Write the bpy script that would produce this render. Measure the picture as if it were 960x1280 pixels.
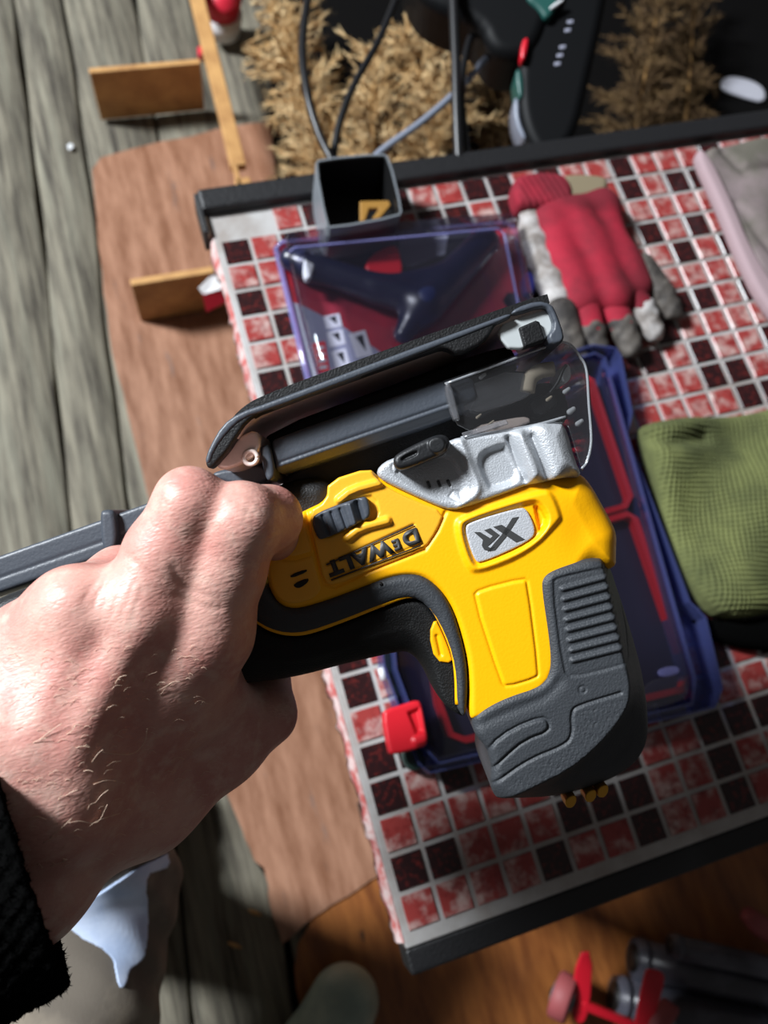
import bpy, bmesh, math, random
import numpy as np
from mathutils import Vector, Matrix
from mathutils.bvhtree import BVHTree

for o in list(bpy.data.objects):
    bpy.data.objects.remove(o)
SC = bpy.context.scene
COL = SC.collection
random.seed(7)
RNG = np.random.default_rng(7)

# ------------------------------------------------------------------ camera
TZ = 0.34                      # table top height above the floor
FPX = 1000.0                   # focal length in pixels of the 960x1280 frame
R = np.array([[0.94905158, 0.22808963, -0.21743096],
              [-0.28128051, 0.9242367, -0.25820107],
              [0.14206469, 0.30620522, 0.94130547]])
C = np.array([-0.06652774, 0.12678424, 0.58347887 + TZ])
cam = bpy.data.cameras.new('camera')
cam.sensor_fit = 'AUTO'
cam.sensor_width = 36.0
cam.lens = FPX * 36.0 / 1280.0
cam.clip_start = 0.01
cam.dof.use_dof = True
cam.dof.focus_distance = 0.31
cam.dof.aperture_fstop = 8.5
co = bpy.data.objects.new('camera', cam)
COL.objects.link(co)
M4 = Matrix([[*R[i], C[i]] for i in range(3)] + [[0, 0, 0, 1]])
co.matrix_world = M4
SC.camera = co

# ------------------------------------------------------------------ light
SC.view_settings.view_transform = 'Standard'
SC.view_settings.look = 'None'
SC.view_settings.exposure = 0.0
SC.view_settings.gamma = 1.0
SC.view_settings.use_curve_mapping = False
w = bpy.data.worlds.new('room_light')
SC.world = w
w.use_nodes = True
w.node_tree.nodes['Background'].inputs[0].default_value = (0.80, 0.77, 0.76, 1)
w.node_tree.nodes['Background'].inputs[1].default_value = 0.085
def P(px, py, d):
    """world point seen at a pixel, d metres along the optical axis"""
    return C + R @ np.array([(px - 480) / FPX * d, -(py - 640) / FPX * d, -d])
LDIR = R @ np.array([-0.63, 0.49, 0.60])
LDIR /= np.linalg.norm(LDIR)
la = bpy.data.lights.new('window_daylight', 'AREA')
la.shape = 'RECTANGLE'
la.size = 0.46
la.size_y = 0.60
la.energy = 222
la.color = (0.90, 0.95, 1.0)
lo = bpy.data.objects.new('window_daylight', la)
COL.objects.link(lo)
lp = Vector(C + R @ np.array([0, -0.02, -0.4]) + LDIR * 3.0)
lo.location = lp
lo.rotation_euler = Vector(LDIR).to_track_quat('Z', 'Y').to_euler()

# ------------------------------------------------------------------ frames: pixel -> metres
def PZ(px, py, z):
    """world point seen at a pixel, on the horizontal plane z"""
    r = R @ np.array([(px - 480) / FPX, -(py - 640) / FPX, -1.0])
    return C + r * ((z - C[2]) / r[2])

class Held:                    # millimetres, plane of the tool held up before the camera
    def __init__(self, d0=340.0): self.D0 = d0
    def px(self, x, y, h):
        d = self.D0 - h
        return ((x - 480) / FPX * d, -(y - 640) / FPX * d)
    def world(self, v):
        v = np.asarray(v, float).reshape(-1, 3)
        q = v.copy(); q[:, 2] -= self.D0
        return C + (q / 1000.0) @ R.T
class Flat:                    # millimetres, horizontal plane at height z0
    def __init__(self, z0): self.z0 = z0
    def px(self, x, y, h):
        p = PZ(x, y, self.z0 + h / 1000.0)
        return (p[0] * 1000, p[1] * 1000)
    def world(self, v):
        v = np.asarray(v, float).reshape(-1, 3) / 1000.0
        return v + np.array([0, 0, self.z0])
HELD, TAB, FLO = Held(), Flat(TZ), Flat(0.0)

# ------------------------------------------------------------------ materials
def srgb(r, g, b):
    f = lambda c: (c / 12.92 if c <= 0.04045 else ((c + 0.055) / 1.055) ** 2.4)
    return (f(r / 255), f(g / 255), f(b / 255), 1)

def mat(name, col, rough=0.5, metal=0.0, col2=None, scale=8.0, mix=(0.4, 0.6), detail=4.0, bump=0.0, bscale=200.0,
        stretch=(1, 1, 1), spec=0.5, sss=0.0, coat=0.0, bstretch=None, rand=False, col3=None, scale3=30.0, mix3=(0.55, 0.65)):
    m = bpy.data.materials.new(name); m.use_nodes = True
    nt = m.node_tree; N = nt.nodes; L = nt.links
    b = N['Principled BSDF']
    b.inputs['Base Color'].default_value = col
    b.inputs['Roughness'].default_value = rough
    b.inputs['Metallic'].default_value = metal
    b.inputs['Specular IOR Level'].default_value = spec
    if coat: b.inputs['Coat Weight'].default_value = coat; b.inputs['Coat Roughness'].default_value = 0.15
    if sss:
        b.inputs['Subsurface Weight'].default_value = sss
        b.inputs['Subsurface Radius'].default_value = (0.012, 0.005, 0.003)
        b.inputs['Subsurface Scale'].default_value = 0.25
    tc = N.new('ShaderNodeTexCoord')
    vec = tc.outputs['Object']
    if rand:
        oi = N.new('ShaderNodeObjectInfo'); ad = N.new('ShaderNodeVectorMath'); ad.operation = 'MULTIPLY_ADD'
        cv = N.new('ShaderNodeCombineXYZ')
        for i in range(3): L.new(oi.outputs['Random'], cv.inputs[i])
        L.new(cv.outputs[0], ad.inputs[0]); ad.inputs[1].default_value = (7.3, 3.1, 5.7); L.new(vec, ad.inputs[2])
        vec = ad.outputs[0]
    def ramp(sc, st, lo_hi, det):
        mp = N.new('ShaderNodeMapping'); mp.inputs['Scale'].default_value = st
        L.new(vec, mp.inputs[0])
        n = N.new('ShaderNodeTexNoise'); n.inputs['Scale'].default_value = sc; n.inputs['Detail'].default_value = det
        n.inputs['Roughness'].default_value = 0.62
        L.new(mp.outputs[0], n.inputs['Vector'])
        r = N.new('ShaderNodeMapRange'); r.inputs[1].default_value = lo_hi[0]; r.inputs[2].default_value = lo_hi[1]
        L.new(n.outputs[0], r.inputs[0])
        return r.outputs[0]
    cur = None
    if col2:
        mx = N.new('ShaderNodeMix'); mx.data_type = 'RGBA'
        L.new(ramp(scale, stretch, mix, detail), mx.inputs[0])
        mx.inputs[6].default_value = col; mx.inputs[7].default_value = col2
        cur = mx.outputs[2]
    if col3:
        mx = N.new('ShaderNodeMix'); mx.data_type = 'RGBA'
        L.new(ramp(scale3, stretch, mix3, detail), mx.inputs[0])
        if cur is None: mx.inputs[6].default_value = col
        else: L.new(cur, mx.inputs[6])
        mx.inputs[7].default_value = col3
        cur = mx.outputs[2]
    if cur is not None: L.new(cur, b.inputs['Base Color'])
    if bump:
        mp = N.new('ShaderNodeMapping'); mp.inputs['Scale'].default_value = bstretch or (1, 1, 1)
        L.new(vec, mp.inputs[0])
        n = N.new('ShaderNodeTexNoise'); n.inputs['Scale'].default_value = bscale; n.inputs['Detail'].default_value = 5
        L.new(mp.outputs[0], n.inputs['Vector'])
        bp = N.new('ShaderNodeBump'); bp.inputs['Strength'].default_value = bump; bp.inputs['Distance'].default_value = 0.001
        L.new(n.outputs[0], bp.inputs['Height']); L.new(bp.outputs[0], b.inputs['Normal'])
    return m

def clear(name, tint=(1, 1, 1, 1), gloss=0.12, rough=0.06, haze=0.0, hazecol=(0.8, 0.8, 0.85, 1)):
    """thin clear plastic: see-through with a fresnel sheen and a little cloudiness"""
    m = bpy.data.materials.new(name); m.use_nodes = True
    nt = m.node_tree; N = nt.nodes; L = nt.links
    N.remove(N['Principled BSDF'])
    tr = N.new('ShaderNodeBsdfTransparent'); tr.inputs[0].default_value = tint
    gl = N.new('ShaderNodeBsdfGlossy'); gl.inputs['Roughness'].default_value = rough
    fr = N.new('ShaderNodeLayerWeight'); fr.inputs['Blend'].default_value = 0.35
    mr = N.new('ShaderNodeMapRange'); mr.inputs[3].default_value = gloss; mr.inputs[4].default_value = 0.75
    L.new(fr.outputs['Fresnel'], mr.inputs[0])
    base = tr.outputs[0]
    if haze:
        df = N.new('ShaderNodeBsdfDiffuse'); df.inputs[0].default_value = hazecol
        m0 = N.new('ShaderNodeMixShader'); m0.inputs[0].default_value = haze
        L.new(tr.outputs[0], m0.inputs[1]); L.new(df.outputs[0], m0.inputs[2]); base = m0.outputs[0]
    mx = N.new('ShaderNodeMixShader')
    L.new(mr.outputs[0], mx.inputs[0]); L.new(base, mx.inputs[1]); L.new(gl.outputs[0], mx.inputs[2])
    L.new(mx.outputs[0], N['Material Output'].inputs[0])
    return m

def skin_material():
    m = mat('skin', srgb(214, 164, 150), 0.47, col2=srgb(194, 128, 118), scale=38, mix=(0.38, 0.68), detail=6, sss=0.12, spec=0.45,
            col3=srgb(222, 186, 170), scale3=120, mix3=(0.5, 0.8))
    nt = m.node_tree; N = nt.nodes; L = nt.links; b = N['Principled BSDF']
    tc = N.new('ShaderNodeTexCoord')
    def layer(kind, sc, st, rot):
        mp = N.new('ShaderNodeMapping'); mp.inputs['Scale'].default_value = st; mp.inputs['Rotation'].default_value = rot
        L.new(tc.outputs['Object'], mp.inputs[0])
        if kind == 'v':
            n = N.new('ShaderNodeTexVoronoi'); n.inputs['Scale'].default_value = sc; n.feature = 'DISTANCE_TO_EDGE'
        else:
            n = N.new('ShaderNodeTexNoise'); n.inputs['Scale'].default_value = sc; n.inputs['Detail'].default_value = 4
        L.new(mp.outputs[0], n.inputs['Vector']); return n.outputs[0]
    a = layer('n', 330, (0.22, 1.6, 1), (0, 0, math.radians(22)))
    v = layer('v', 620, (0.5, 1.3, 1), (0, 0, math.radians(12)))
    s1 = N.new('ShaderNodeMath'); s1.operation = 'MULTIPLY'; s1.inputs[1].default_value = 0.7; L.new(v, s1.inputs[0])
    s2 = N.new('ShaderNodeMath'); s2.operation = 'ADD'; L.new(a, s2.inputs[0]); L.new(s1.outputs[0], s2.inputs[1])
    bp = N.new('ShaderNodeBump'); bp.inputs['Strength'].default_value = 0.42; bp.inputs['Distance'].default_value = 0.0007
    L.new(s2.outputs[0], bp.inputs['Height']); L.new(bp.outputs[0], b.inputs['Normal'])
    return m

MT = dict(
    yellow=mat('yellow_plastic', srgb(250, 178, 0), 0.42, bump=0.08, bscale=900, spec=0.4),
    yellow2=mat('orange_yellow_plastic', srgb(246, 178, 44), 0.36, bump=0.08, bscale=900, spec=0.5),
    rubber=mat('grey_black_rubber', srgb(54, 57, 61), 0.55, bump=0.35, bscale=1100, spec=0.45),
    black=mat('black_plastic', srgb(20, 20, 21), 0.5, bump=0.3, bscale=1200, spec=0.35),
    grip=mat('black_grip_rubber', srgb(17, 17, 17), 0.62, bump=0.5, bscale=1300, spec=0.3),
    duct=mat('slate_plastic', srgb(66, 71, 79), 0.45, bump=0.15, bscale=700, spec=0.5),
    silver=mat('silver_paint', srgb(182, 185, 189), 0.40, 0.3, bump=0.35, bscale=1500),
    badge=mat('badge_silver', srgb(196, 198, 202), 0.4, 0.3, bump=0.3, bscale=1500),
    plate=mat('brushed_steel', srgb(236, 216, 206), 0.38, 0.25, bump=0.2, bscale=500, bstretch=(1, 1, 0.1)),
    paleplate=mat('pale_steel', srgb(200, 205, 205), 0.4, 0.3),
    lever=mat('charcoal_plastic', srgb(26, 27, 29), 0.45, bump=0.15, bscale=900),
    letter=mat('lettering_grey', srgb(58, 58, 58), 0.5),
    gold=mat('gold_metal', srgb(214, 158, 60), 0.35, 0.7),
    brassdull=mat('tan_paint', srgb(150, 110, 48), 0.5),
    beige=mat('beige_felt', srgb(196, 182, 160), 0.8),
    glass=clear('clear_guard_plastic', (0.96, 0.965, 0.97, 1), 0.02, 0.05, 0.012),
    dusty=clear('dusty_clear_plastic', (0.88, 0.89, 0.90, 1), 0.05, 0.08, 0.09),
    blister=clear('clear_blister_plastic', (0.95, 0.95, 1.0, 1), 0.02, 0.05, 0.008, (0.55, 0.55, 0.95, 1)),
    blister_rim=clear('violet_blister_edge', (0.75, 0.75, 0.98, 1), 0.06, 0.1, 0.30, (0.42, 0.42, 0.9, 1)),
    bluecase=clear('blue_clear_plastic', (0.62, 0.66, 0.96, 1), 0.08, 0.08, 0.16, (0.20, 0.25, 0.70, 1)),
    lidclear=clear('clear_case_lid', (0.96, 0.96, 0.99, 1), 0.012, 0.05, 0.004, (0.5, 0.5, 0.8, 1)),
    bluepl=mat('blue_plastic', srgb(70, 72, 170), 0.4),
    edgeglint=clear('clear_edge_glint', (0.9, 0.92, 0.95, 1), 0.25, 0.1, 0.35, (0.75, 0.78, 0.82, 1)),
    navy=mat('navy_plastic', srgb(22, 26, 52), 0.32, spec=0.6),
    inkblue=mat('dark_indigo_tray', srgb(30, 28, 56), 0.5),
    red=mat('red_plastic', srgb(214, 30, 44), 0.4),
    cardred=mat('red_card', srgb(172, 22, 40), 0.5, col2=srgb(140, 16, 34), scale=20),
    cardgrey=mat('grey_card', srgb(140, 142, 158), 0.6),
    cardblack=mat('black_card', srgb(24, 24, 30), 0.5),
    cardicon=mat('pale_print', srgb(190, 190, 200), 0.6),
    green=mat('dark_green_plastic', srgb(40, 62, 56), 0.4),
    teal=mat('teal_green_plastic', srgb(24, 74, 68), 0.45),
    drillblack=mat('drill_black_plastic', srgb(9, 10, 12), 0.55, spec=0.15),
    cable=mat('black_cable', srgb(24, 24, 26), 0.4),
    greycable=mat('grey_cable', srgb(120, 126, 140), 0.4),
    tin=mat('tin_grey', srgb(140, 146, 152), 0.4, 0.4),
    tin_in=mat('tin_black_inside', srgb(10, 10, 11), 0.5),
    pine=mat('pine_wood', srgb(196, 150, 92), 0.65, col2=srgb(160, 114, 66), scale=30, stretch=(1, 1, 1), mix=(0.35, 0.7), bump=0.2, bscale=150),
    tape_white=mat('white_tape', srgb(226, 224, 224), 0.45),
    tape_red=mat('red_tape', srgb(214, 40, 62), 0.45),
    film=mat('tile_film', srgb(176, 174, 172), 0.5, col2=srgb(150, 142, 136), scale=25, mix=(0.4, 0.7)),
    filmside=mat('torn_film', srgb(214, 190, 186), 0.6, col2=srgb(190, 96, 92), scale=90, mix=(0.42, 0.6), detail=6),
    tilelight=mat('red_marble_tile', srgb(150, 58, 55), 0.30, col2=srgb(188, 162, 155), scale=75, mix=(0.46, 0.68), detail=5, rand=True,
                  col3=srgb(120, 34, 34), scale3=130, mix3=(0.5, 0.72)),
    tiledark=mat('maroon_tile', srgb(40, 20, 22), 0.28, col2=srgb(120, 40, 36), scale=260, mix=(0.52, 0.78), detail=3, rand=True),
    rim=mat('black_edging', srgb(26, 26, 28), 0.5, bump=0.6, bscale=500, col3=srgb(90, 84, 74), scale3=700, mix3=(0.72, 0.8)),
    plank=mat('weathered_timber', srgb(128, 122, 106), 0.85, col2=srgb(58, 53, 45), scale=20, stretch=(6.0, 0.4, 1), mix=(0.36, 0.66), detail=8,
              bump=1.0, bscale=50, bstretch=(5.5, 0.3, 1), rand=True, col3=srgb(134, 132, 116), scale3=11, mix3=(0.5, 0.8)),
    subfloor=mat('dark_gap', srgb(20, 18, 16), 0.95),
    lino=mat('wood_effect_lino', srgb(164, 122, 98), 0.32, col2=srgb(124, 84, 62), scale=14, stretch=(5, 0.9, 1), mix=(0.36, 0.66), detail=6,
             bump=0.25, bscale=30, col3=srgb(96, 92, 92), scale3=9, mix3=(0.62, 0.74), spec=0.6),
    lino2=mat('wood_effect_lino_lower', srgb(158, 98, 48), 0.42, col2=srgb(112, 62, 28), scale=12, stretch=(5, 0.9, 1), mix=(0.36, 0.66), detail=6,
              bump=0.25, bscale=30, col3=srgb(62, 44, 32), scale3=16, mix3=(0.66, 0.72), spec=0.5),
    floorshade=mat('floor_shade', srgb(9, 8, 8), 0.8, spec=0.1),
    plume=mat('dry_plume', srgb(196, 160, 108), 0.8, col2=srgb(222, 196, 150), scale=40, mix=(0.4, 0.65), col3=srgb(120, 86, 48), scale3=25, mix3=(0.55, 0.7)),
    plumeshaded=mat('shaded_plume', srgb(84, 62, 36), 0.9, col2=srgb(110, 86, 52), scale=40, mix=(0.4, 0.65)),  # darker copy of the plume colour with shade painted in
    stem=mat('dry_stem', srgb(150, 112, 62), 0.7),
    glovered=mat('red_knit', srgb(156, 20, 45), 0.85, col2=srgb(110, 12, 31), scale=14, bump=0.5, bscale=900),
    glovewhite=mat('dirty_white_leather', srgb(176, 172, 170), 0.7, col2=srgb(124, 116, 110), scale=50, bump=0.3, bscale=300),
    glovegrey=mat('grimy_grey_leather', srgb(90, 84, 78), 0.75, col2=srgb(46, 42, 40), scale=60, bump=0.4, bscale=300),
    tan=mat('tan_cuff', srgb(128, 116, 92), 0.8),
    pinkcloth=mat('pinkish_grey_cloth', srgb(130, 116, 116), 0.9, col2=srgb(96, 92, 82), scale=14, mix=(0.4, 0.6), bump=0.3, bscale=700),
    hem=mat('pale_pink_hem', srgb(160, 138, 142), 0.9, bump=0.3, bscale=700),
    fleece=mat('black_fleece', srgb(9, 9, 9), 1.0, spec=0.0, bump=1.0, bscale=600),
    trousers=mat('khaki_cloth', srgb(124, 114, 100), 0.9, col2=srgb(98, 90, 80), scale=20, bump=0.25, bscale=900),
    bluedaylight=mat('pale_blue_daylight', srgb(206, 220, 244), 0.85, col2=srgb(180, 198, 228), scale=30),
    boot=mat('grey_green_rubber', srgb(160, 176, 162), 0.5, col2=srgb(134, 152, 142), scale=20),
    pipe=mat('black_pipe', srgb(92, 94, 106), 0.3, col2=srgb(60, 60, 68), scale=14),
    wheel=mat('pink_wheel', srgb(150, 74, 76), 0.6),
    redpaint=mat('red_paint', srgb(196, 22, 40), 0.35),
    white=mat('white_plastic', srgb(210, 212, 214), 0.5),
    grime=mat('dark_grime', srgb(70, 66, 60), 0.9),
    hair=mat('blond_hair', srgb(226, 196, 170), 0.5),
    skin=skin_material(),
)

def knit_material():
    m = mat('olive_knit', srgb(102, 107, 62), 0.95, col2=srgb(70, 75, 42), scale=18, mix=(0.4, 0.65), bump=0.3, bscale=900)
    return m
MT['knit'] = knit_material()

# ------------------------------------------------------------------ object helpers
def finish(name, me, m, parent=None, smooth=True, at=None):
    """link one mesh object; mesh coordinates are world metres and are made local to the thing's root"""
    if m is not None:
        me.materials.append(MT[m] if isinstance(m, str) else m)
    n = len(me.vertices)
    co_ = np.empty(n * 3, np.float32); me.vertices.foreach_get('co', co_); v = co_.reshape(-1, 3)
    o = bpy.data.objects.new(name, me); COL.objects.link(o)
    if parent is None:
        org = np.array(at) if at is not None else np.array([(v[:, 0].min() + v[:, 0].max()) / 2, (v[:, 1].min() + v[:, 1].max()) / 2, v[:, 2].min()])
        o.location = org
    else:
        r = parent
        while r.parent: r = r.parent
        org = np.array(r.location)
        o.parent = parent
        p = parent
        while p.parent:                       # parts sit at their root's origin
            org = org + np.array(p.location); p = p.parent
    v -= org.astype(np.float32)
    me.vertices.foreach_set('co', v.ravel()); me.update()
    if smooth:
        me.polygons.foreach_set('use_smooth', np.ones(len(me.polygons), bool))
    return o

def pymesh(name, v, f):
    me = bpy.data.meshes.new(name); me.from_pydata([tuple(map(float, q)) for q in v], [], f); me.update(); return me

def npmesh(name, v, q):
    me = bpy.data.meshes.new(name)
    k = q.shape[1]
    me.vertices.add(len(v)); me.vertices.foreach_set('co', v.astype(np.float32).ravel())
    me.loops.add(q.size); me.loops.foreach_set('vertex_index', q.astype(np.int32).ravel())
    me.polygons.add(len(q)); me.polygons.foreach_set('loop_start', np.arange(0, q.size, k, dtype=np.int32))
    me.polygons.foreach_set('loop_total', np.full(len(q), k, np.int32))
    me.update(calc_edges=True); me.validate(); return me

def root(name, loc, label, cat, group=None):
    o = bpy.data.objects.new(name, None); COL.objects.link(o)
    o.empty_display_size = 0.02
    o.location = Vector(loc); o['label'] = label; o['category'] = cat
    if group: o['group'] = group
    return o

def tag(o, label, cat, group=None):
    o['label'] = label; o['category'] = cat
    if group: o['group'] = group
    return o

# ---- signed distance toolkit
def surfnets(F, o, s):
    S = F < 0
    nx, ny, nz = F.shape
    c = np.zeros((nx - 1, ny - 1, nz - 1), np.uint8)
    for i in (0, 1):
        for j in (0, 1):
            for k in (0, 1):
                c += S[i:nx - 1 + i, j:ny - 1 + j, k:nz - 1 + k]
    act = (c > 0) & (c < 8)
    idx = np.argwhere(act)
    acc = np.zeros((len(idx), 3)); cnt = np.zeros(len(idx))
    cs = [(i, j, k) for i in (0, 1) for j in (0, 1) for k in (0, 1)]
    for a in cs:
        for ax in range(3):
            if a[ax]: continue
            b = list(a); b[ax] = 1
            fa = F[idx[:, 0] + a[0], idx[:, 1] + a[1], idx[:, 2] + a[2]]
            fb = F[idx[:, 0] + b[0], idx[:, 1] + b[1], idx[:, 2] + b[2]]
            m = (fa < 0) != (fb < 0)
            t = fa[m] / (fa[m] - fb[m])
            p = np.tile(np.array(a, float), (m.sum(), 1)); p[:, ax] = t
            acc[m] += p; cnt[m] += 1
    v = (idx + acc / cnt[:, None]) * np.array(s) + np.array(o)
    ids = np.full(act.shape, -1, np.int64); ids[act] = np.arange(len(idx))
    qs = []
    for ax in range(3):
        sl0 = [slice(None)] * 3; sl1 = [slice(None)] * 3
        sl0[ax] = slice(0, -1); sl1[ax] = slice(1, None)
        A = S[tuple(sl0)]; B = S[tuple(sl1)]
        b1, b2 = (ax + 1) % 3, (ax + 2) % 3
        for flip, msk in ((False, A & ~B), (True, ~A & B)):
            e = np.argwhere(msk)
            e = e[(e[:, b1] > 0) & (e[:, b2] > 0) & (e[:, b1] < F.shape[b1] - 1) & (e[:, b2] < F.shape[b2] - 1)]
            if not len(e): continue
            q = []
            for d1, d2 in ((1, 1), (0, 1), (0, 0), (1, 0)):
                k = e.copy(); k[:, b1] -= d1; k[:, b2] -= d2
                q.append(ids[k[:, 0], k[:, 1], k[:, 2]])
            q = np.stack(q, 1)
            qs.append(q[:, ::-1] if flip else q)
    return v, np.concatenate(qs)

def chaikin(p, it=2, closed=True, cut=0.25):
    p = np.array(p, float)
    for _ in range(it):
        if closed: a, b = p, np.roll(p, -1, 0)
        else: a, b = p[:-1], p[1:]
        q = np.empty((len(a) * 2, p.shape[1])); q[0::2] = a * (1 - cut) + b * cut; q[1::2] = a * cut + b * (1 - cut)
        if not closed: q = np.vstack([p[:1], q, p[-1:]])
        p = q
    return p

def seg_dist(X, Y, a, b):
    dx, dy = b[0] - a[0], b[1] - a[1]
    t = np.clip(((X - a[0]) * dx + (Y - a[1]) * dy) / (dx * dx + dy * dy + 1e-12), 0, 1)
    return np.hypot(X - a[0] - t * dx, Y - a[1] - t * dy)

def line_dist(X, Y, pts):
    d = np.full(X.shape, 1e9)
    for a, b in zip(pts[:-1], pts[1:]): d = np.minimum(d, seg_dist(X, Y, a, b))
    return d

def poly_sd(X, Y, pts):
    d = np.full(X.shape, 1e9); ins = np.zeros(X.shape, bool)
    for a, b in zip(pts, np.roll(pts, -1, 0)):
        d = np.minimum(d, seg_dist(X, Y, a, b))
        cnd = ((a[1] > Y) != (b[1] > Y))
        xs = (b[0] - a[0]) * (Y - a[1]) / (b[1] - a[1] + 1e-12) + a[0]
        ins ^= cnd & (X < xs)
    return np.where(ins, -d, d)

def sstep(x, a, b):
    t = np.clip((x - a) / (b - a), 0, 1); return t * t * (3 - 2 * t)

def pxpoly(fr, pts, h): return np.array([fr.px(x, y, h) for x, y in pts])

def shell(name, pts, h, m, parent=None, r=2.0, hb=None, step=0.5, zstep=None, fr=HELD, it=2, feat=None, rfun=None, href=None, extra=None, smooth=True):
    """rounded slab: outline traced at height href, top at h(X,Y)+features, bottom at hb, edge radius r; mm in a frame"""
    href = h if href is None else href
    hb = -h if hb is None else hb
    poly = pxpoly(fr, pts, href)
    if it: poly = chaikin(poly, it)
    zstep = zstep or step * 2
    pad = step * 3
    x0, y0 = poly.min(0) - pad; x1, y1 = poly.max(0) + pad
    xs = np.arange(x0, x1 + step, step); ys = np.arange(y0, y1 + step, step)
    X, Y = np.meshgrid(xs, ys, indexing='ij')
    d = poly_sd(X, Y, poly)
    H = np.full(X.shape, float(h))
    if feat is not None: H = feat(X, Y, d, H)
    rr = np.full(X.shape, float(r)) if rfun is None else rfun(X, Y)
    zs = np.arange(hb - zstep * 2, H.max() + zstep * 2.5, zstep)
    Z = zs[None, None, :]
    q1 = (d + rr)[:, :, None]
    q2 = np.maximum(Z - (H - rr)[:, :, None], (hb + np.minimum(rr, (h - hb) * 0.45)[:, :, None]) - Z + (rr - np.minimum(rr, (h - hb) * 0.45))[:, :, None])
    F = np.hypot(np.maximum(q1, 0), np.maximum(q2, 0)) + np.minimum(np.maximum(q1, q2), 0) - rr[:, :, None]
    if extra is not None: F = extra(X[:, :, None], Y[:, :, None], Z, F)
    v, q = surfnets(F.astype(np.float32), (xs[0], ys[0], zs[0]), (step, step, zstep))
    me = npmesh(name, fr.world(v), q)
    return finish(name, me, m, parent, smooth)

def rcone(X, Y, Z, a, b, ra, rb):
    a = np.array(a); b = np.array(b); ab = b - a; L2 = (ab ** 2).sum() + 1e-9
    t = np.clip(((X - a[0]) * ab[0] + (Y - a[1]) * ab[1] + (Z - a[2]) * ab[2]) / L2, 0, 1)
    return np.sqrt((X - a[0] - t * ab[0]) ** 2 + (Y - a[1] - t * ab[1]) ** 2 + (Z - a[2] - t * ab[2]) ** 2) - (ra + (rb - ra) * t)

def smin(a, b, k):
    h = np.clip(0.5 + 0.5 * (b - a) / k, 0, 1)
    return b * (1 - h) + a * h - k * h * (1 - h)

def blob(name, prims, m, parent=None, k=6.0, step=1.0, fr=HELD, post=None, zscale=1.0):
    """smooth union of tapered capsules; prims = (a, b, ra, rb) in frame millimetres"""
    lo_ = np.min([np.minimum(np.array(p[0]) - p[2], np.array(p[1]) - p[3]) for p in prims], 0) - k
    hi_ = np.max([np.maximum(np.array(p[0]) + p[2], np.array(p[1]) + p[3]) for p in prims], 0) + k
    g = [np.arange(lo_[i], hi_[i] + step, step, dtype=np.float32) for i in range(3)]
    F = np.full([len(a) for a in g], 60.0, np.float32)
    for p in prims:
        a, b, ra, rb = p[:4]; kk = p[4] if len(p) > 4 else k
        pad = 14 + kk
        sl = []
        for i in range(3):
            l = min(a[i] - ra, b[i] - rb) - pad; u = max(a[i] + ra, b[i] + rb) + pad
            sl.append(slice(max(0, int((l - lo_[i]) / step)), min(len(g[i]), int((u - lo_[i]) / step) + 2)))
        sl = tuple(sl)
        X, Y, Z = g[0][sl[0]][:, None, None], g[1][sl[1]][None, :, None], g[2][sl[2]][None, None, :]
        F[sl] = smin(F[sl], rcone(X, Y, Z, a, b, ra, rb).astype(np.float32), kk)
    if post is not None: F = post(g[0][:, None, None], g[1][None, :, None], g[2][None, None, :], F)
    v, q = surfnets(F, (g[0][0], g[1][0], g[2][0]), (step,) * 3)
    if zscale != 1.0: v[:, 2] *= zscale
    return finish(name, npmesh(name, fr.world(v), q), m, parent)

def tube_mesh(name, pts, r, sides=10, cap=True):
    pts = [Vector(p) for p in pts]; n = len(pts)
    rs = r if hasattr(r, '__len__') else [r] * n
    v = []; f = []; up = None
    for i, p in enumerate(pts):
        t = (pts[min(i + 1, n - 1)] - pts[max(i - 1, 0)]).normalized()
        if up is None: up = t.orthogonal().normalized()
        up = (up - t * up.dot(t)).normalized(); s = t.cross(up)
        for j in range(sides):
            a = 2 * math.pi * j / sides
            v.append(p + (up * math.cos(a) + s * math.sin(a)) * rs[i])
    for i in range(n - 1):
        for j in range(sides):
            k = (j + 1) % sides
            f.append((i * sides + j, i * sides + k, (i + 1) * sides + k, (i + 1) * sides + j))
    if cap:
        f.append(tuple(range(sides))[::-1]); f.append(tuple((n - 1) * sides + j for j in range(sides)))
    return pymesh(name, v, f)

def spline(pts, n=6):
    p = np.array(pts, float); out = []
    e = np.vstack([2 * p[0] - p[1], p, 2 * p[-1] - p[-2]])
    for i in range(1, len(e) - 2):
        for t in np.linspace(0, 1, n, endpoint=False):
            a, b, c, d = e[i - 1], e[i], e[i + 1], e[i + 2]
            out.append(0.5 * ((2 * b) + (c - a) * t + (2 * a - 5 * b + 4 * c - d) * t * t + (3 * b - a - 3 * c + d) * t ** 3))
    out.append(p[-1]); return out

def tube(name, pts, r, m, parent=None, sides=10, n=6):
    pts = spline(pts, n) if n else pts
    return finish(name, tube_mesh(name, pts, r, sides), m, parent)

def box_bm(bm, x0, x1, y0, y1, z0, z1, M=None):
    vs = [bm.verts.new(Vector((x, y, z)) if M is None else M @ Vector((x, y, z))) for z in (z0, z1) for y in (y0, y1) for x in (x0, x1)]
    for q in ((0, 2, 3, 1), (4, 5, 7, 6), (0, 1, 5, 4), (2, 6, 7, 3), (0, 4, 6, 2), (1, 3, 7, 5)): bm.faces.new([vs[i] for i in q])

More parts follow.
